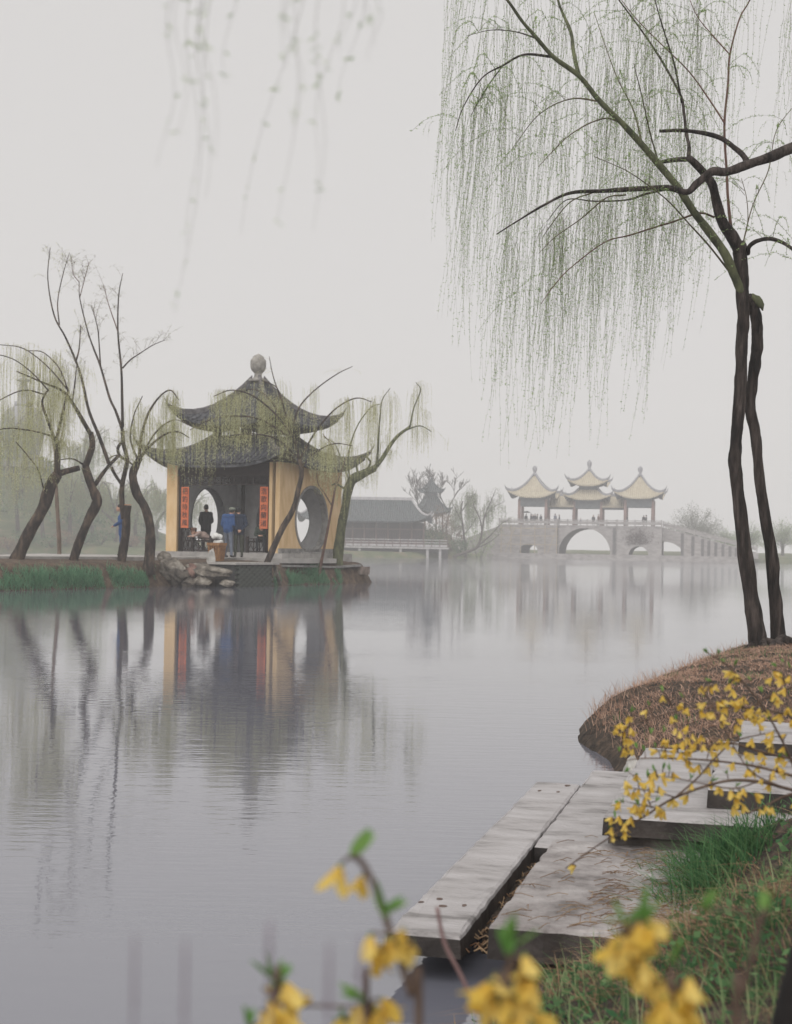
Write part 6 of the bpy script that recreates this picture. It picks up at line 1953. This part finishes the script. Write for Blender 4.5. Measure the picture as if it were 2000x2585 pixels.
# ---- waterside hall on piers, left of the bridge
HD = 190.0
HU = HD / F / 3.674
ho_ = P(860 + 470 / 3.674, 1408, HD)
hall = thing('waterside_hall', 'long low grey roofed hall on a railed pier deck over the lake', 'hall', (ho_[0], ho_[1], 0), R(-3), local=True)
HX = lambda hx: (hx - 470) * HU
def hip_roof(parent, x0, x1, hy, xr0, xr1, ze, zr, up, cy_, m_t, m_r, m_u, name='roof'):
    """hip roof with a ridge: four curved slopes and pale ridges"""
    b = MB()
    nr, nt2 = 7, 24
    def pt(side, t, r):
        k = 1 - (1 - r) ** 1.5
        if side in (0, 2):
            xa = xr0 + (xr1 - xr0) * t; xb = x0 + (x1 - x0) * t
            x = xa + (xb - xa) * r; y = (-hy if side == 0 else hy) * r
            c_ = abs(2 * t - 1)
        else:
            xa = xr1 if side == 1 else xr0; xb = x1 if side == 1 else x0
            x = xa + (xb - xa) * r; y = (-hy + 2 * hy * t) * r
            c_ = abs(2 * t - 1)
        q_ = c_ ** 8 if side in (0, 2) else c_ ** 4
        return (x, cy_ + y, zr - (zr - ze) * k + up * q_ * r ** 2.5)
    for side in range(4):
        v = [pt(side, j / nt2, i / nr) for i in range(nr + 1) for j in range(nt2 + 1)]
        n = nt2 + 1
        f = [(i * n + j, (i + 1) * n + j, (i + 1) * n + j + 1, i * n + j + 1) for i in range(nr) for j in range(nt2)]
        b.add(v, f, 0)
        b.add([(p[0], p[1], p[2] - 0.15) for p in v], [q[::-1] for q in f], 1)
    ro = b.build(name, [m_t, m_u], parent, True)
    for (s_, t) in ((0, 0), (0, 1), (2, 0), (2, 1)):
        pts = [np.array(pt(s_, t, r)) + np.array((0, 0, 0.1)) for r in np.linspace(0, 1, 8)]
        e = unit(pts[-1] - pts[-2]); pts.append(pts[-1] + e * 0.3 + np.array((0, 0, 0.35)))
        MB().tube(pts, [0.16] * 8 + [0.05], 6).build('hip_ridge', m_r, ro)
    MB().beam((xr0 - 0.1, cy_, zr + 0.15), (xr1 + 0.1, cy_, zr + 0.15), 0.25, 0.4).build('ridge_beam', m_r, ro)
    return ro
ridge_w = mat('pale_ridge', (0.34, 0.33, 0.34), (0.46, 0.45, 0.46), 0.8, 3)
tile_far = mat('far_grey_tile', (0.055, 0.068, 0.075), (0.10, 0.115, 0.12), 0.8, 3)
tile_lines(tile_far)
wood_r = mat('faded_red_wood', (0.10, 0.07, 0.065), (0.16, 0.105, 0.10), 0.8, 5)
deck_m = mat('pier_concrete', (0.32, 0.31, 0.31), (0.44, 0.43, 0.43), 0.85, 3)
dz = (950 - 852) * HU
MB().box((HX(-260), -0.2, dz - 0.22), (HX(1000), 9.0, dz)).build('deck', deck_m, hall)
for hx in (-200, -20, 172, 365 + 190, 805, 922):
    for y in (0.0, 4.5):
        MB().box((HX(hx) - 0.17, y, -1.0), (HX(hx) + 0.17, y + 0.35, dz - 0.22)).build('pier_post', deck_m, hall)
MB().box((HX(-260), 3.0, -1.0), (HX(990), 3.3, dz - 0.23)).build('back_wall', br_d, hall)
nb_ = 17
for i in range(nb_ + 1):
    x = HX(-250) + (HX(990) - HX(-250)) * i / nb_
    MB().box((x - 0.05, -0.1, dz), (x + 0.05, 0.0, dz + 1.0)).build('railing_post', wood_r, hall)
for z in (0.3, 0.62, 0.97):
    MB().box((HX(-250), -0.08, dz + z - 0.05), (HX(990), -0.02, dz + z + 0.05)).build('rail', ridge_w, hall)
MB().box((HX(-240), -0.07, dz + 0.06), (HX(985), -0.04, dz + 0.26)).build('railing_panel', ridge_w, hall)
y_w = 2.4
nbay = 9
for i in range(nbay + 1):
    x = HX(-240) + (HX(760) - HX(-240)) * i / nbay
    MB().cyl((x, y_w, dz), 0.13, 0.12, 3.3, 10).build('column', wood_r, hall, True)
    if i < nbay:
        x2 = HX(-240) + (HX(760) - HX(-240)) * (i + 1) / nbay
        win = MB().box((x + 0.13, y_w + 0.02, dz + 0.05), (x2 - 0.13, y_w + 0.1, dz + 0.75)).build('window', wood_r, hall)
        b = MB(); nn = 6
        for k in range(nn + 1):
            xx = x + 0.13 + (x2 - x - 0.26) * k / nn
            b.box((xx - 0.02, y_w + 0.03, dz + 0.751), (xx + 0.02, y_w + 0.08, dz + 2.3))
        b.box((x + 0.13, y_w + 0.02, dz + 2.3), (x2 - 0.13, y_w + 0.1, dz + 2.45))
        b.build('lattice', wood_r, win)
MB().box((HX(-238), y_w + 1.0, dz), (HX(758), y_w + 4.6, dz + 3.3)).build('room', mat('hall_room', (0.03, 0.032, 0.036), (0.05, 0.05, 0.055), 0.9, 3), hall)
hip_roof(hall, HX(-420), HX(830), 4.3, HX(-300), HX(640), (950 - 618) * HU, (950 - 405) * HU, 1.0, y_w + 2.6, tile_far, ridge_w, lint_m)

# ---- small two-tiered pavilion on the knoll
sp_o = P(1086, 1400, 208.0)
kz = zfar(sp_o[0], sp_o[1])
sp = thing('hill_pavilion', 'small dark two-tiered pavilion on the knoll behind the waterside hall', 'pavilion', (sp_o[0], sp_o[1], kz), R(18), local=True)
e0 = 6.45 - kz
for (sx, sy) in ((-1, -1), (1, -1), (1, 1), (-1, 1)):
    MB().cyl((sx * 1.35, sy * 1.35, -0.3), 0.14, 0.13, e0 + 0.35, 10).build('column', wood_r, sp, True)
MB().box((-1.35, -1.35, e0 - 0.5), (1.35, 1.35, e0 - 0.05)).build('beam_frame', lint_m, sp)
S = roof_fn(0.75, 2.15, e0 + 2.3, e0, e0 + 0.55, 1.5, 3, 0.15)
roof(sp, 'lower_roof', S, 0.75, 2.15, tile_far, tile_far, lint_m, rows=False, thick=0.15, ridge=0.12, horn=0.5, nt_=12, nr_=5)
MB().box((-0.72, -0.72, e0 + 2.0), (0.72, 0.72, e0 + 3.2)).build('upper_storey', lint_m, sp)
S = roof_fn(0.1, 1.35, e0 + 4.75, e0 + 3.0, e0 + 3.35, 1.5, 3, 0.12)
roof(sp, 'upper_roof', S, 0.1, 1.35, tile_far, tile_far, lint_m, rows=False, thick=0.15, ridge=0.1, horn=0.4, nt_=12, nr_=5)
MB().lathe([(0.2, e0 + 4.7), (0.1, e0 + 4.9), (0.16, e0 + 5.1), (0.02, e0 + 5.3)], 10).build('finial', tile_far, sp, True)

# ---- white dagoba on the wooded hill at the far left
dgx = ray(57, 1143)[0] * 200
dz0 = zfar(dgx, 200.0) - 0.2
dg = thing('white_dagoba', 'pale bottle-shaped dagoba tower on the hill behind the left willows', 'dagoba', (dgx, 200.0, dz0), local=True)
wd = mat('weathered_white', (0.24, 0.24, 0.25), (0.32, 0.32, 0.32), 0.9, 1)
MB().box((-3.0, -3.0, 0), (3.0, 3.0, 1.0)).build('terrace', wd, dg)
MB().lathe([(2.0, 0.9), (2.25, 1.6), (2.7, 3.2), (3.05, 5.0), (3.1, 6.2), (2.85, 7.3), (2.2, 8.1), (1.3, 8.5), (1.1, 8.55)], 32).build('bulb', wd, dg, True)
MB().lathe([(1.2, 8.5), (1.2, 9.2), (0.85, 9.25), (0.75, 10.2), (0.6, 11.2), (0.45, 12.0), (0.9, 12.1), (0.9, 12.3), (0.2, 12.6), (0.05, 13.2)], 20).build('spire', wd, dg, True)

# ---- trees of the far shore
bark_h = mat('far_bark', (0.06, 0.05, 0.045), (0.10, 0.085, 0.075), 0.9, 3)
def bare_tree(label, base, height, seed, spread=0.55, levels=5, r0=0.16, leaf=None, nleaf=0, lsz=0.12, name='bare_tree', lean=(0, 0), group=None, kids=(2, 4)):
    r_ = random.Random(seed)
    root = thing(name, label, 'tree', base, group=group)
    segs = []; ends = []
    def grow(p, d, L, r, lev):
        n = 5
        pts = [np.array(p)]
        dd = np.array(d)
        for i in range(n):
            dd = unit(dd + np.array((r_.gauss(0, 0.12), r_.gauss(0, 0.12), 0.05)))
            pts.append(pts[-1] + dd * L / n)
        segs.append((pts, r, r * 0.55, lev))
        if lev >= levels:
            ends.append(pts)
            return
        for _ in range(r_.randint(*kids)):
            i = r_.randint(2, n)
            nd = unit(dd + np.array((r_.gauss(0, spread), r_.gauss(0, spread), r_.uniform(-0.1, 0.45))))
            grow(pts[i], nd, L * r_.uniform(0.55, 0.8), r * 0.55, lev + 1)
    grow(base, unit(np.array((lean[0], lean[1], 1.0))), height * 0.36, r0, 0)
    tr = MB(); br_ = MB()
    tr.tube([np.array(base) - np.array((0, 0, 0.3))] + segs[0][0], [segs[0][1] * 1.2] + list(np.linspace(segs[0][1], segs[0][2], 6)), 8)
    tr.build('trunk', bark_h, root, True)
    for (pts, ra, rb, lev) in segs[1:]:
        br_.tube(pts, np.linspace(max(ra, 0.03), max(rb, 0.024), len(pts)), 4 if lev > 1 else 5, cap=False)
    if br_.v: br_.build('branches', bark_h, root)
    if leaf and nleaf:
        E = np.array([e for e in ends])
        i = rng.integers(0, len(E), nleaf); j = rng.integers(1, E.shape[1], nleaf)
        pos = E[i, j] + rng.normal(0, 0.16, (nleaf, 3))
        v, q = leaves_arr(pos, unit(rng.normal(size=(nleaf, 3)) + np.array((0, 0, -0.3))), rng.uniform(0.6, 1.3, nleaf) * lsz, rng.uniform(0.6, 1.3, nleaf) * lsz * 0.4)
        np_mesh('foliage', v, q, leaf, root)
    return root
def onfar(px, D, dz_=0.0):
    x = ray(px, 1390)[0] * D
    return (x, D, zfar(x, D) + dz_)
bare_tree('bare tree left of the small hill pavilion, its crown fanning over the hall roof', onfar(1052, 212), 12.5, 4, 0.5, 5, 0.2)
bare_tree('taller bare tree right of the small hill pavilion', onfar(1128, 211), 13.5, 9, 0.45, 5, 0.2)
leaf_br = leafmat('shrub_brown', (0.17, 0.11, 0.08), (0.28, 0.20, 0.14), 0.3)
leaf_dg = leafmat('shrub_green', (0.06, 0.12, 0.07), (0.14, 0.21, 0.11), 0.3)
willow('shore_willow', 'leaning willow at the far waterside between the hall and the bridge', 193.0,
       ([(1150, 1403), (1178, 1394), (1203, 1382), (1213, 1362), (1217, 1338)], [4.5, 4, 3.6, 3.2, 2.8]),
       [([(1217, 1340), (1212, 1310), (1198, 1280), (1195, 1265)], 2.2, 0.6, 1), ([(1217, 1338), (1225, 1300), (1240, 1265), (1252, 1235)], 2.2, 0.6, -1), ([(1222, 1310), (1240, 1285), (1275, 1265)], 1.5, 0.5, 1),
        ([(1205, 1380), (1240, 1350), (1262, 1325), (1285, 1312)], 2, 0.6, -1), ([(1190, 1388), (1230, 1372), (1262, 1348)], 1.6, 0.5, 0.5)],
       [(1150, 1360), (1300, 1350)], leaf_far, twig, bark_h, 40, 8, 2.2, ll=0.2, lw=0.06, spacing=0.16, rtw=0.012, rshoot=0.018, jit=0.3, upright=5, shoot_leaf=0.3)
willow('shore_willow', 'upright thin willow at the far waterside just right of the hall', 197.0,
       ([(1176, 1400), (1174, 1370), (1168, 1324), (1164, 1290), (1168, 1265)], [3.4, 3, 2.6, 2.2, 1.6]),
       [([(1168, 1320), (1150, 1285), (1140, 1262)], 1.6, 0.5, 1), ([(1165, 1292), (1185, 1262), (1200, 1245)], 1.6, 0.5, -1), ([(1172, 1350), (1195, 1320), (1205, 1300)], 1.5, 0.5, 1)],
       [(1110, 1370), (1230, 1370)], leaf_far, twig, bark_h, 40, 8, 2.2, ll=0.2, lw=0.06, spacing=0.16, rtw=0.012, rshoot=0.018, jit=0.3, upright=5, shoot_leaf=0.3)
def shrub(label, px, D, w_, h_, m_, seed, n=900):
    b0 = onfar(px, D)
    root = thing('shrub', label, 'shrub', b0)
    r_ = np.random.default_rng(seed)
    b = MB()
    for i in range(7):
        a = r_.uniform(0, 6.28)
        b.tube([b0, np.array(b0) + np.array((math.cos(a) * w_ * 0.2, math.sin(a) * w_ * 0.2, h_ * 0.5)), np.array(b0) + np.array((math.cos(a) * w_ * 0.45, math.sin(a) * w_ * 0.45, h_ * r_.uniform(0.7, 1.0)))], [0.04, 0.03, 0.015], 5)
    b.build('stems', bark_h, root)
    u_ = unit(r_.normal(size=(n, 3))); rad = r_.uniform(0.35, 1.0, (n, 1)) ** 0.6
    lump = 1 + 0.25 * np.sin(u_[:, :1] * 5 + seed) * np.cos(u_[:, 2:] * 4 + seed)
    pos = np.array(b0) + u_ * rad * lump * np.array((w_ / 2, w_ / 2, h_ / 2)) + np.array((0, 0, h_ * 0.52))
    v, q = leaves_arr(pos, unit(r_.normal(size=(n, 3))), r_.uniform(0.15, 0.38, n), r_.uniform(0.08, 0.16, n))
    np_mesh('foliage', v, q, m_, root)
shrub('dark green shrub against the right end of the hall deck', 1090, 197, 3.6, 3.6, leaf_dg, 1)
shrub('brown shrub on the knoll under the small hill pavilion', 1112, 201, 4.6, 5.4, leaf_br, 2, 1300)
shrub('grey brown shrub between the knoll and the shore willows', 1140, 199, 4.4, 4.6, leaf_br, 3, 1100)
shrub('greenish shrub behind the leaning shore willow', 1210, 208, 5.0, 5.0, leaf_far, 4, 1100)
shrub('small dark shrub at the foot of the upright shore willow', 1160, 196, 2.6, 2.2, leaf_dg, 5, 500)
def round_tree(label, px, D, w_, h_, seed, n, m_):
    """broad twiggy crown that reaches almost to the ground"""
    b0 = np.array(onfar(px, D))
    root = thing('round_tree', label, 'tree', tuple(b0))
    r_ = np.random.default_rng(seed)
    MB().tube([b0 - np.array((0, 0, 0.3)), b0 + np.array((0.1, 0, h_ * 0.2)), b0 + np.array((0, 0, h_ * 0.4))], [0.3, 0.24, 0.18], 8, sub=3).build('trunk', bark_h, root, True)
    L = []
    for i in range(170):
        u_ = unit(r_.normal(size=3)); u_[2] = abs(u_[2]) * 1.1 - 0.12
        e = b0 + np.array((0, 0, h_ * 0.33)) + u_ * np.array((w_ / 2, w_ / 2, h_ * 0.66)) * r_.uniform(0.72, 1.04)
        a = b0 + np.array((0, 0, h_ * r_.uniform(0.15, 0.45)))
        t = np.linspace(0, 1, 8)[:, None]
        p = a * (1 - t) + e * t + np.array((0, 0, 0.14 * h_)) * t * (1 - t)
        L.append(p + np.cumsum(r_.normal(0, 0.07, (8, 3)), axis=0))
    L = np.array(L)
    v, q = strand_mesh(L, 0.03); tag(np_mesh('branches', v, q, bark_h, root), kind='stuff')
    i = r_.integers(0, len(L), n); j = r_.integers(3, 8, n)
    pos = L[i, j] + r_.normal(0, 0.3, (n, 3))
    v, q = leaves_arr(pos, unit(r_.normal(size=(n, 3))), r_.uniform(0.15, 0.4, n), r_.uniform(0.05, 0.11, n))
    np_mesh('foliage', v, q, m_, root)
leaf_gr = leafmat('haze_leaf', (0.17, 0.18, 0.15), (0.28, 0.29, 0.23), 0.4)
round_tree('big round pale tree right of the bridge stairs', 1752, 238, 11.5, 8.8, 21, 9000, leaf_gr)
round_tree('hazy tree between the two near trunks', 1890, 236, 6.5, 5.6, 23, 3200, leaf_far)
round_tree('hazy tree at the far right shore beside the outer near trunk', 1975, 240, 8.0, 6.2, 25, 4200, leaf_far)
round_tree('low hazy tree between the big round tree and the near trunk', 1832, 246, 6.0, 4.6, 29, 2600, leaf_far)
round_tree('hazy tree cut by the right edge on the far shore', 2050, 236, 8.0, 6.0, 27, 3200, leaf_far)
def far_willow(label, px, D, h_, w_, seed, m_=leaf_far, n=90):
    b0 = np.array(onfar(px, D))
    root = thing('far_willow', label, 'tree', tuple(b0), group='hazy willows on the left far bank')
    r_ = np.random.default_rng(seed)
    b = MB().tube([b0 - np.array((0, 0, 0.3)), b0 + np.array((r_.normal(0, 0.3), 0, h_ * 0.25)), b0 + np.array((r_.normal(0, 0.6), 0, h_ * 0.5))], [0.28, 0.22, 0.16], 8, sub=4)
    b.build('trunk', bark_h, root, True)
    fork = b0 + np.array((0, 0, h_ * 0.45))
    A, Ln, O = [], [], []
    lm = MB()
    for i in range(9):
        a = r_.uniform(0, 6.28); rr = w_ / 2 * r_.uniform(0.4, 0.9)
        e = b0 + np.array((math.cos(a) * rr, math.sin(a) * rr * 0.7, h_ * r_.uniform(0.72, 1.0)))
        m1 = fork + (e - fork) * 0.55 + np.array((0, 0, h_ * 0.12))
        lm.tube([fork, m1, e], [0.10, 0.06, 0.025], 5, sub=4)
        for k in range(n // 9):
            t = r_.uniform(0.35, 1.0)
            c_ = (1 - t) ** 2 * fork + 2 * t * (1 - t) * m1 + t * t * e + r_.normal(0, 0.35, 3)
            for _ in range(3):
                A.append(c_ + r_.normal(0, 0.2, 3)); Ln.append(r_.uniform(0.3, 0.75) * (c_[2] - b0[2])); O.append((r_.normal(0, 0.4), r_.normal(0, 0.4), 0.2))
    lm.build('limbs', bark_h, root, True)
    p = strand_pts(np.array(A), np.array(Ln), np.array(O), 8)
    v, q = strand_mesh(p, 0.012); tag(np_mesh('hanging_twigs', v, q, twig_yel, root), kind='stuff')
    v, q = strand_leaves(p, 0.22, 0.24, 0.075); np_mesh('foliage', v, q, m_, root)
fw_ = [(-30, 174, 10.5, 8, 'leftmost hazy willow on the left far bank'), (45, 178, 9.5, 8, 'hazy willow seen left of the thickest islet trunk'), (110, 176, 9.5, 7.5, 'hazy willow in the gap between the first two islet trunks'),
       (175, 182, 9.0, 7.5, 'hazy willow right behind the kinked islet trunk'), (235, 184, 9.0, 8, 'hazy willow left of the blue coated person'), (290, 183, 8.0, 7, 'hazy willow behind the sawn-off stump'),
       (345, 188, 8.0, 7, 'hazy willow between the bent trunk and the stump'), (15, 192, 11.5, 9, 'taller hazy willow up the slope at the far left'), (205, 196, 10.5, 9, 'taller hazy willow up the slope behind the islet trunks'),
       (400, 195, 8.5, 8, 'hazy willow behind the left wall of the pavilion'), (470, 200, 7.5, 8, 'hazy willow framed by the left round gate')]
for i, (px, D, h_, w_, lb) in enumerate(fw_):
    far_willow(lb, px, D, h_, w_, 50 + i)
for i, (px, D) in enumerate(((20, 170), (70, 171), (130, 171), (165, 172), (215, 173), (255, 174), (330, 176), (375, 179))):
    words = ('first', 'second', 'third', 'fourth', 'fifth', 'sixth', 'seventh', 'eighth')
    shrub('hazy low waterside shrub on the left far bank, %s from the left' % words[i], px, D, 3.0 + (i % 3) * 0.6, 1.5 + (i % 2) * 0.5, leaf_br if i % 3 == 0 else leaf_dg, 70 + i, 420)
# hillside scrub that reads as one mass
n = 5200
x = rng.uniform(-100, -34, n); y = rng.uniform(184, 222, n)
z = far_h(x, y)
k = z > 3.0
pos = np.stack([x, y, z + rng.uniform(0, 1.0, n)], axis=1)[k]
v, q = leaves_arr(pos, unit(rng.normal(size=(len(pos), 3)) + np.array((0, 0, 0.6))), rng.uniform(0.4, 1.2, len(pos)), rng.uniform(0.25, 0.6, len(pos)))
tag(np_mesh('hill_scrub', v, q, leaf_dg), 'dense hazy scrub covering the far hill', kind='stuff')

# ------------------------------------------------------------------ the damp air
hz = MB().box((-175, -16, -2.0), (175, 304, 32.0))
hm = bpy.data.materials.new('haze')
hm.use_nodes = True
hn = hm.node_tree
hn.nodes.clear()
pv = hn.nodes.new('ShaderNodeVolumePrincipled')
pv.inputs['Color'].default_value = (1.0, 0.995, 0.995, 1)
pv.inputs['Density'].default_value = 0.0019
pv.inputs['Anisotropy'].default_value = 0.0
ho2 = hn.nodes.new('ShaderNodeOutputMaterial')
hn.links.new(pv.outputs[0], ho2.inputs['Volume'])
haze = hz.build('haze', hm)
tag(haze, 'pale damp air over the lake', kind='stuff')
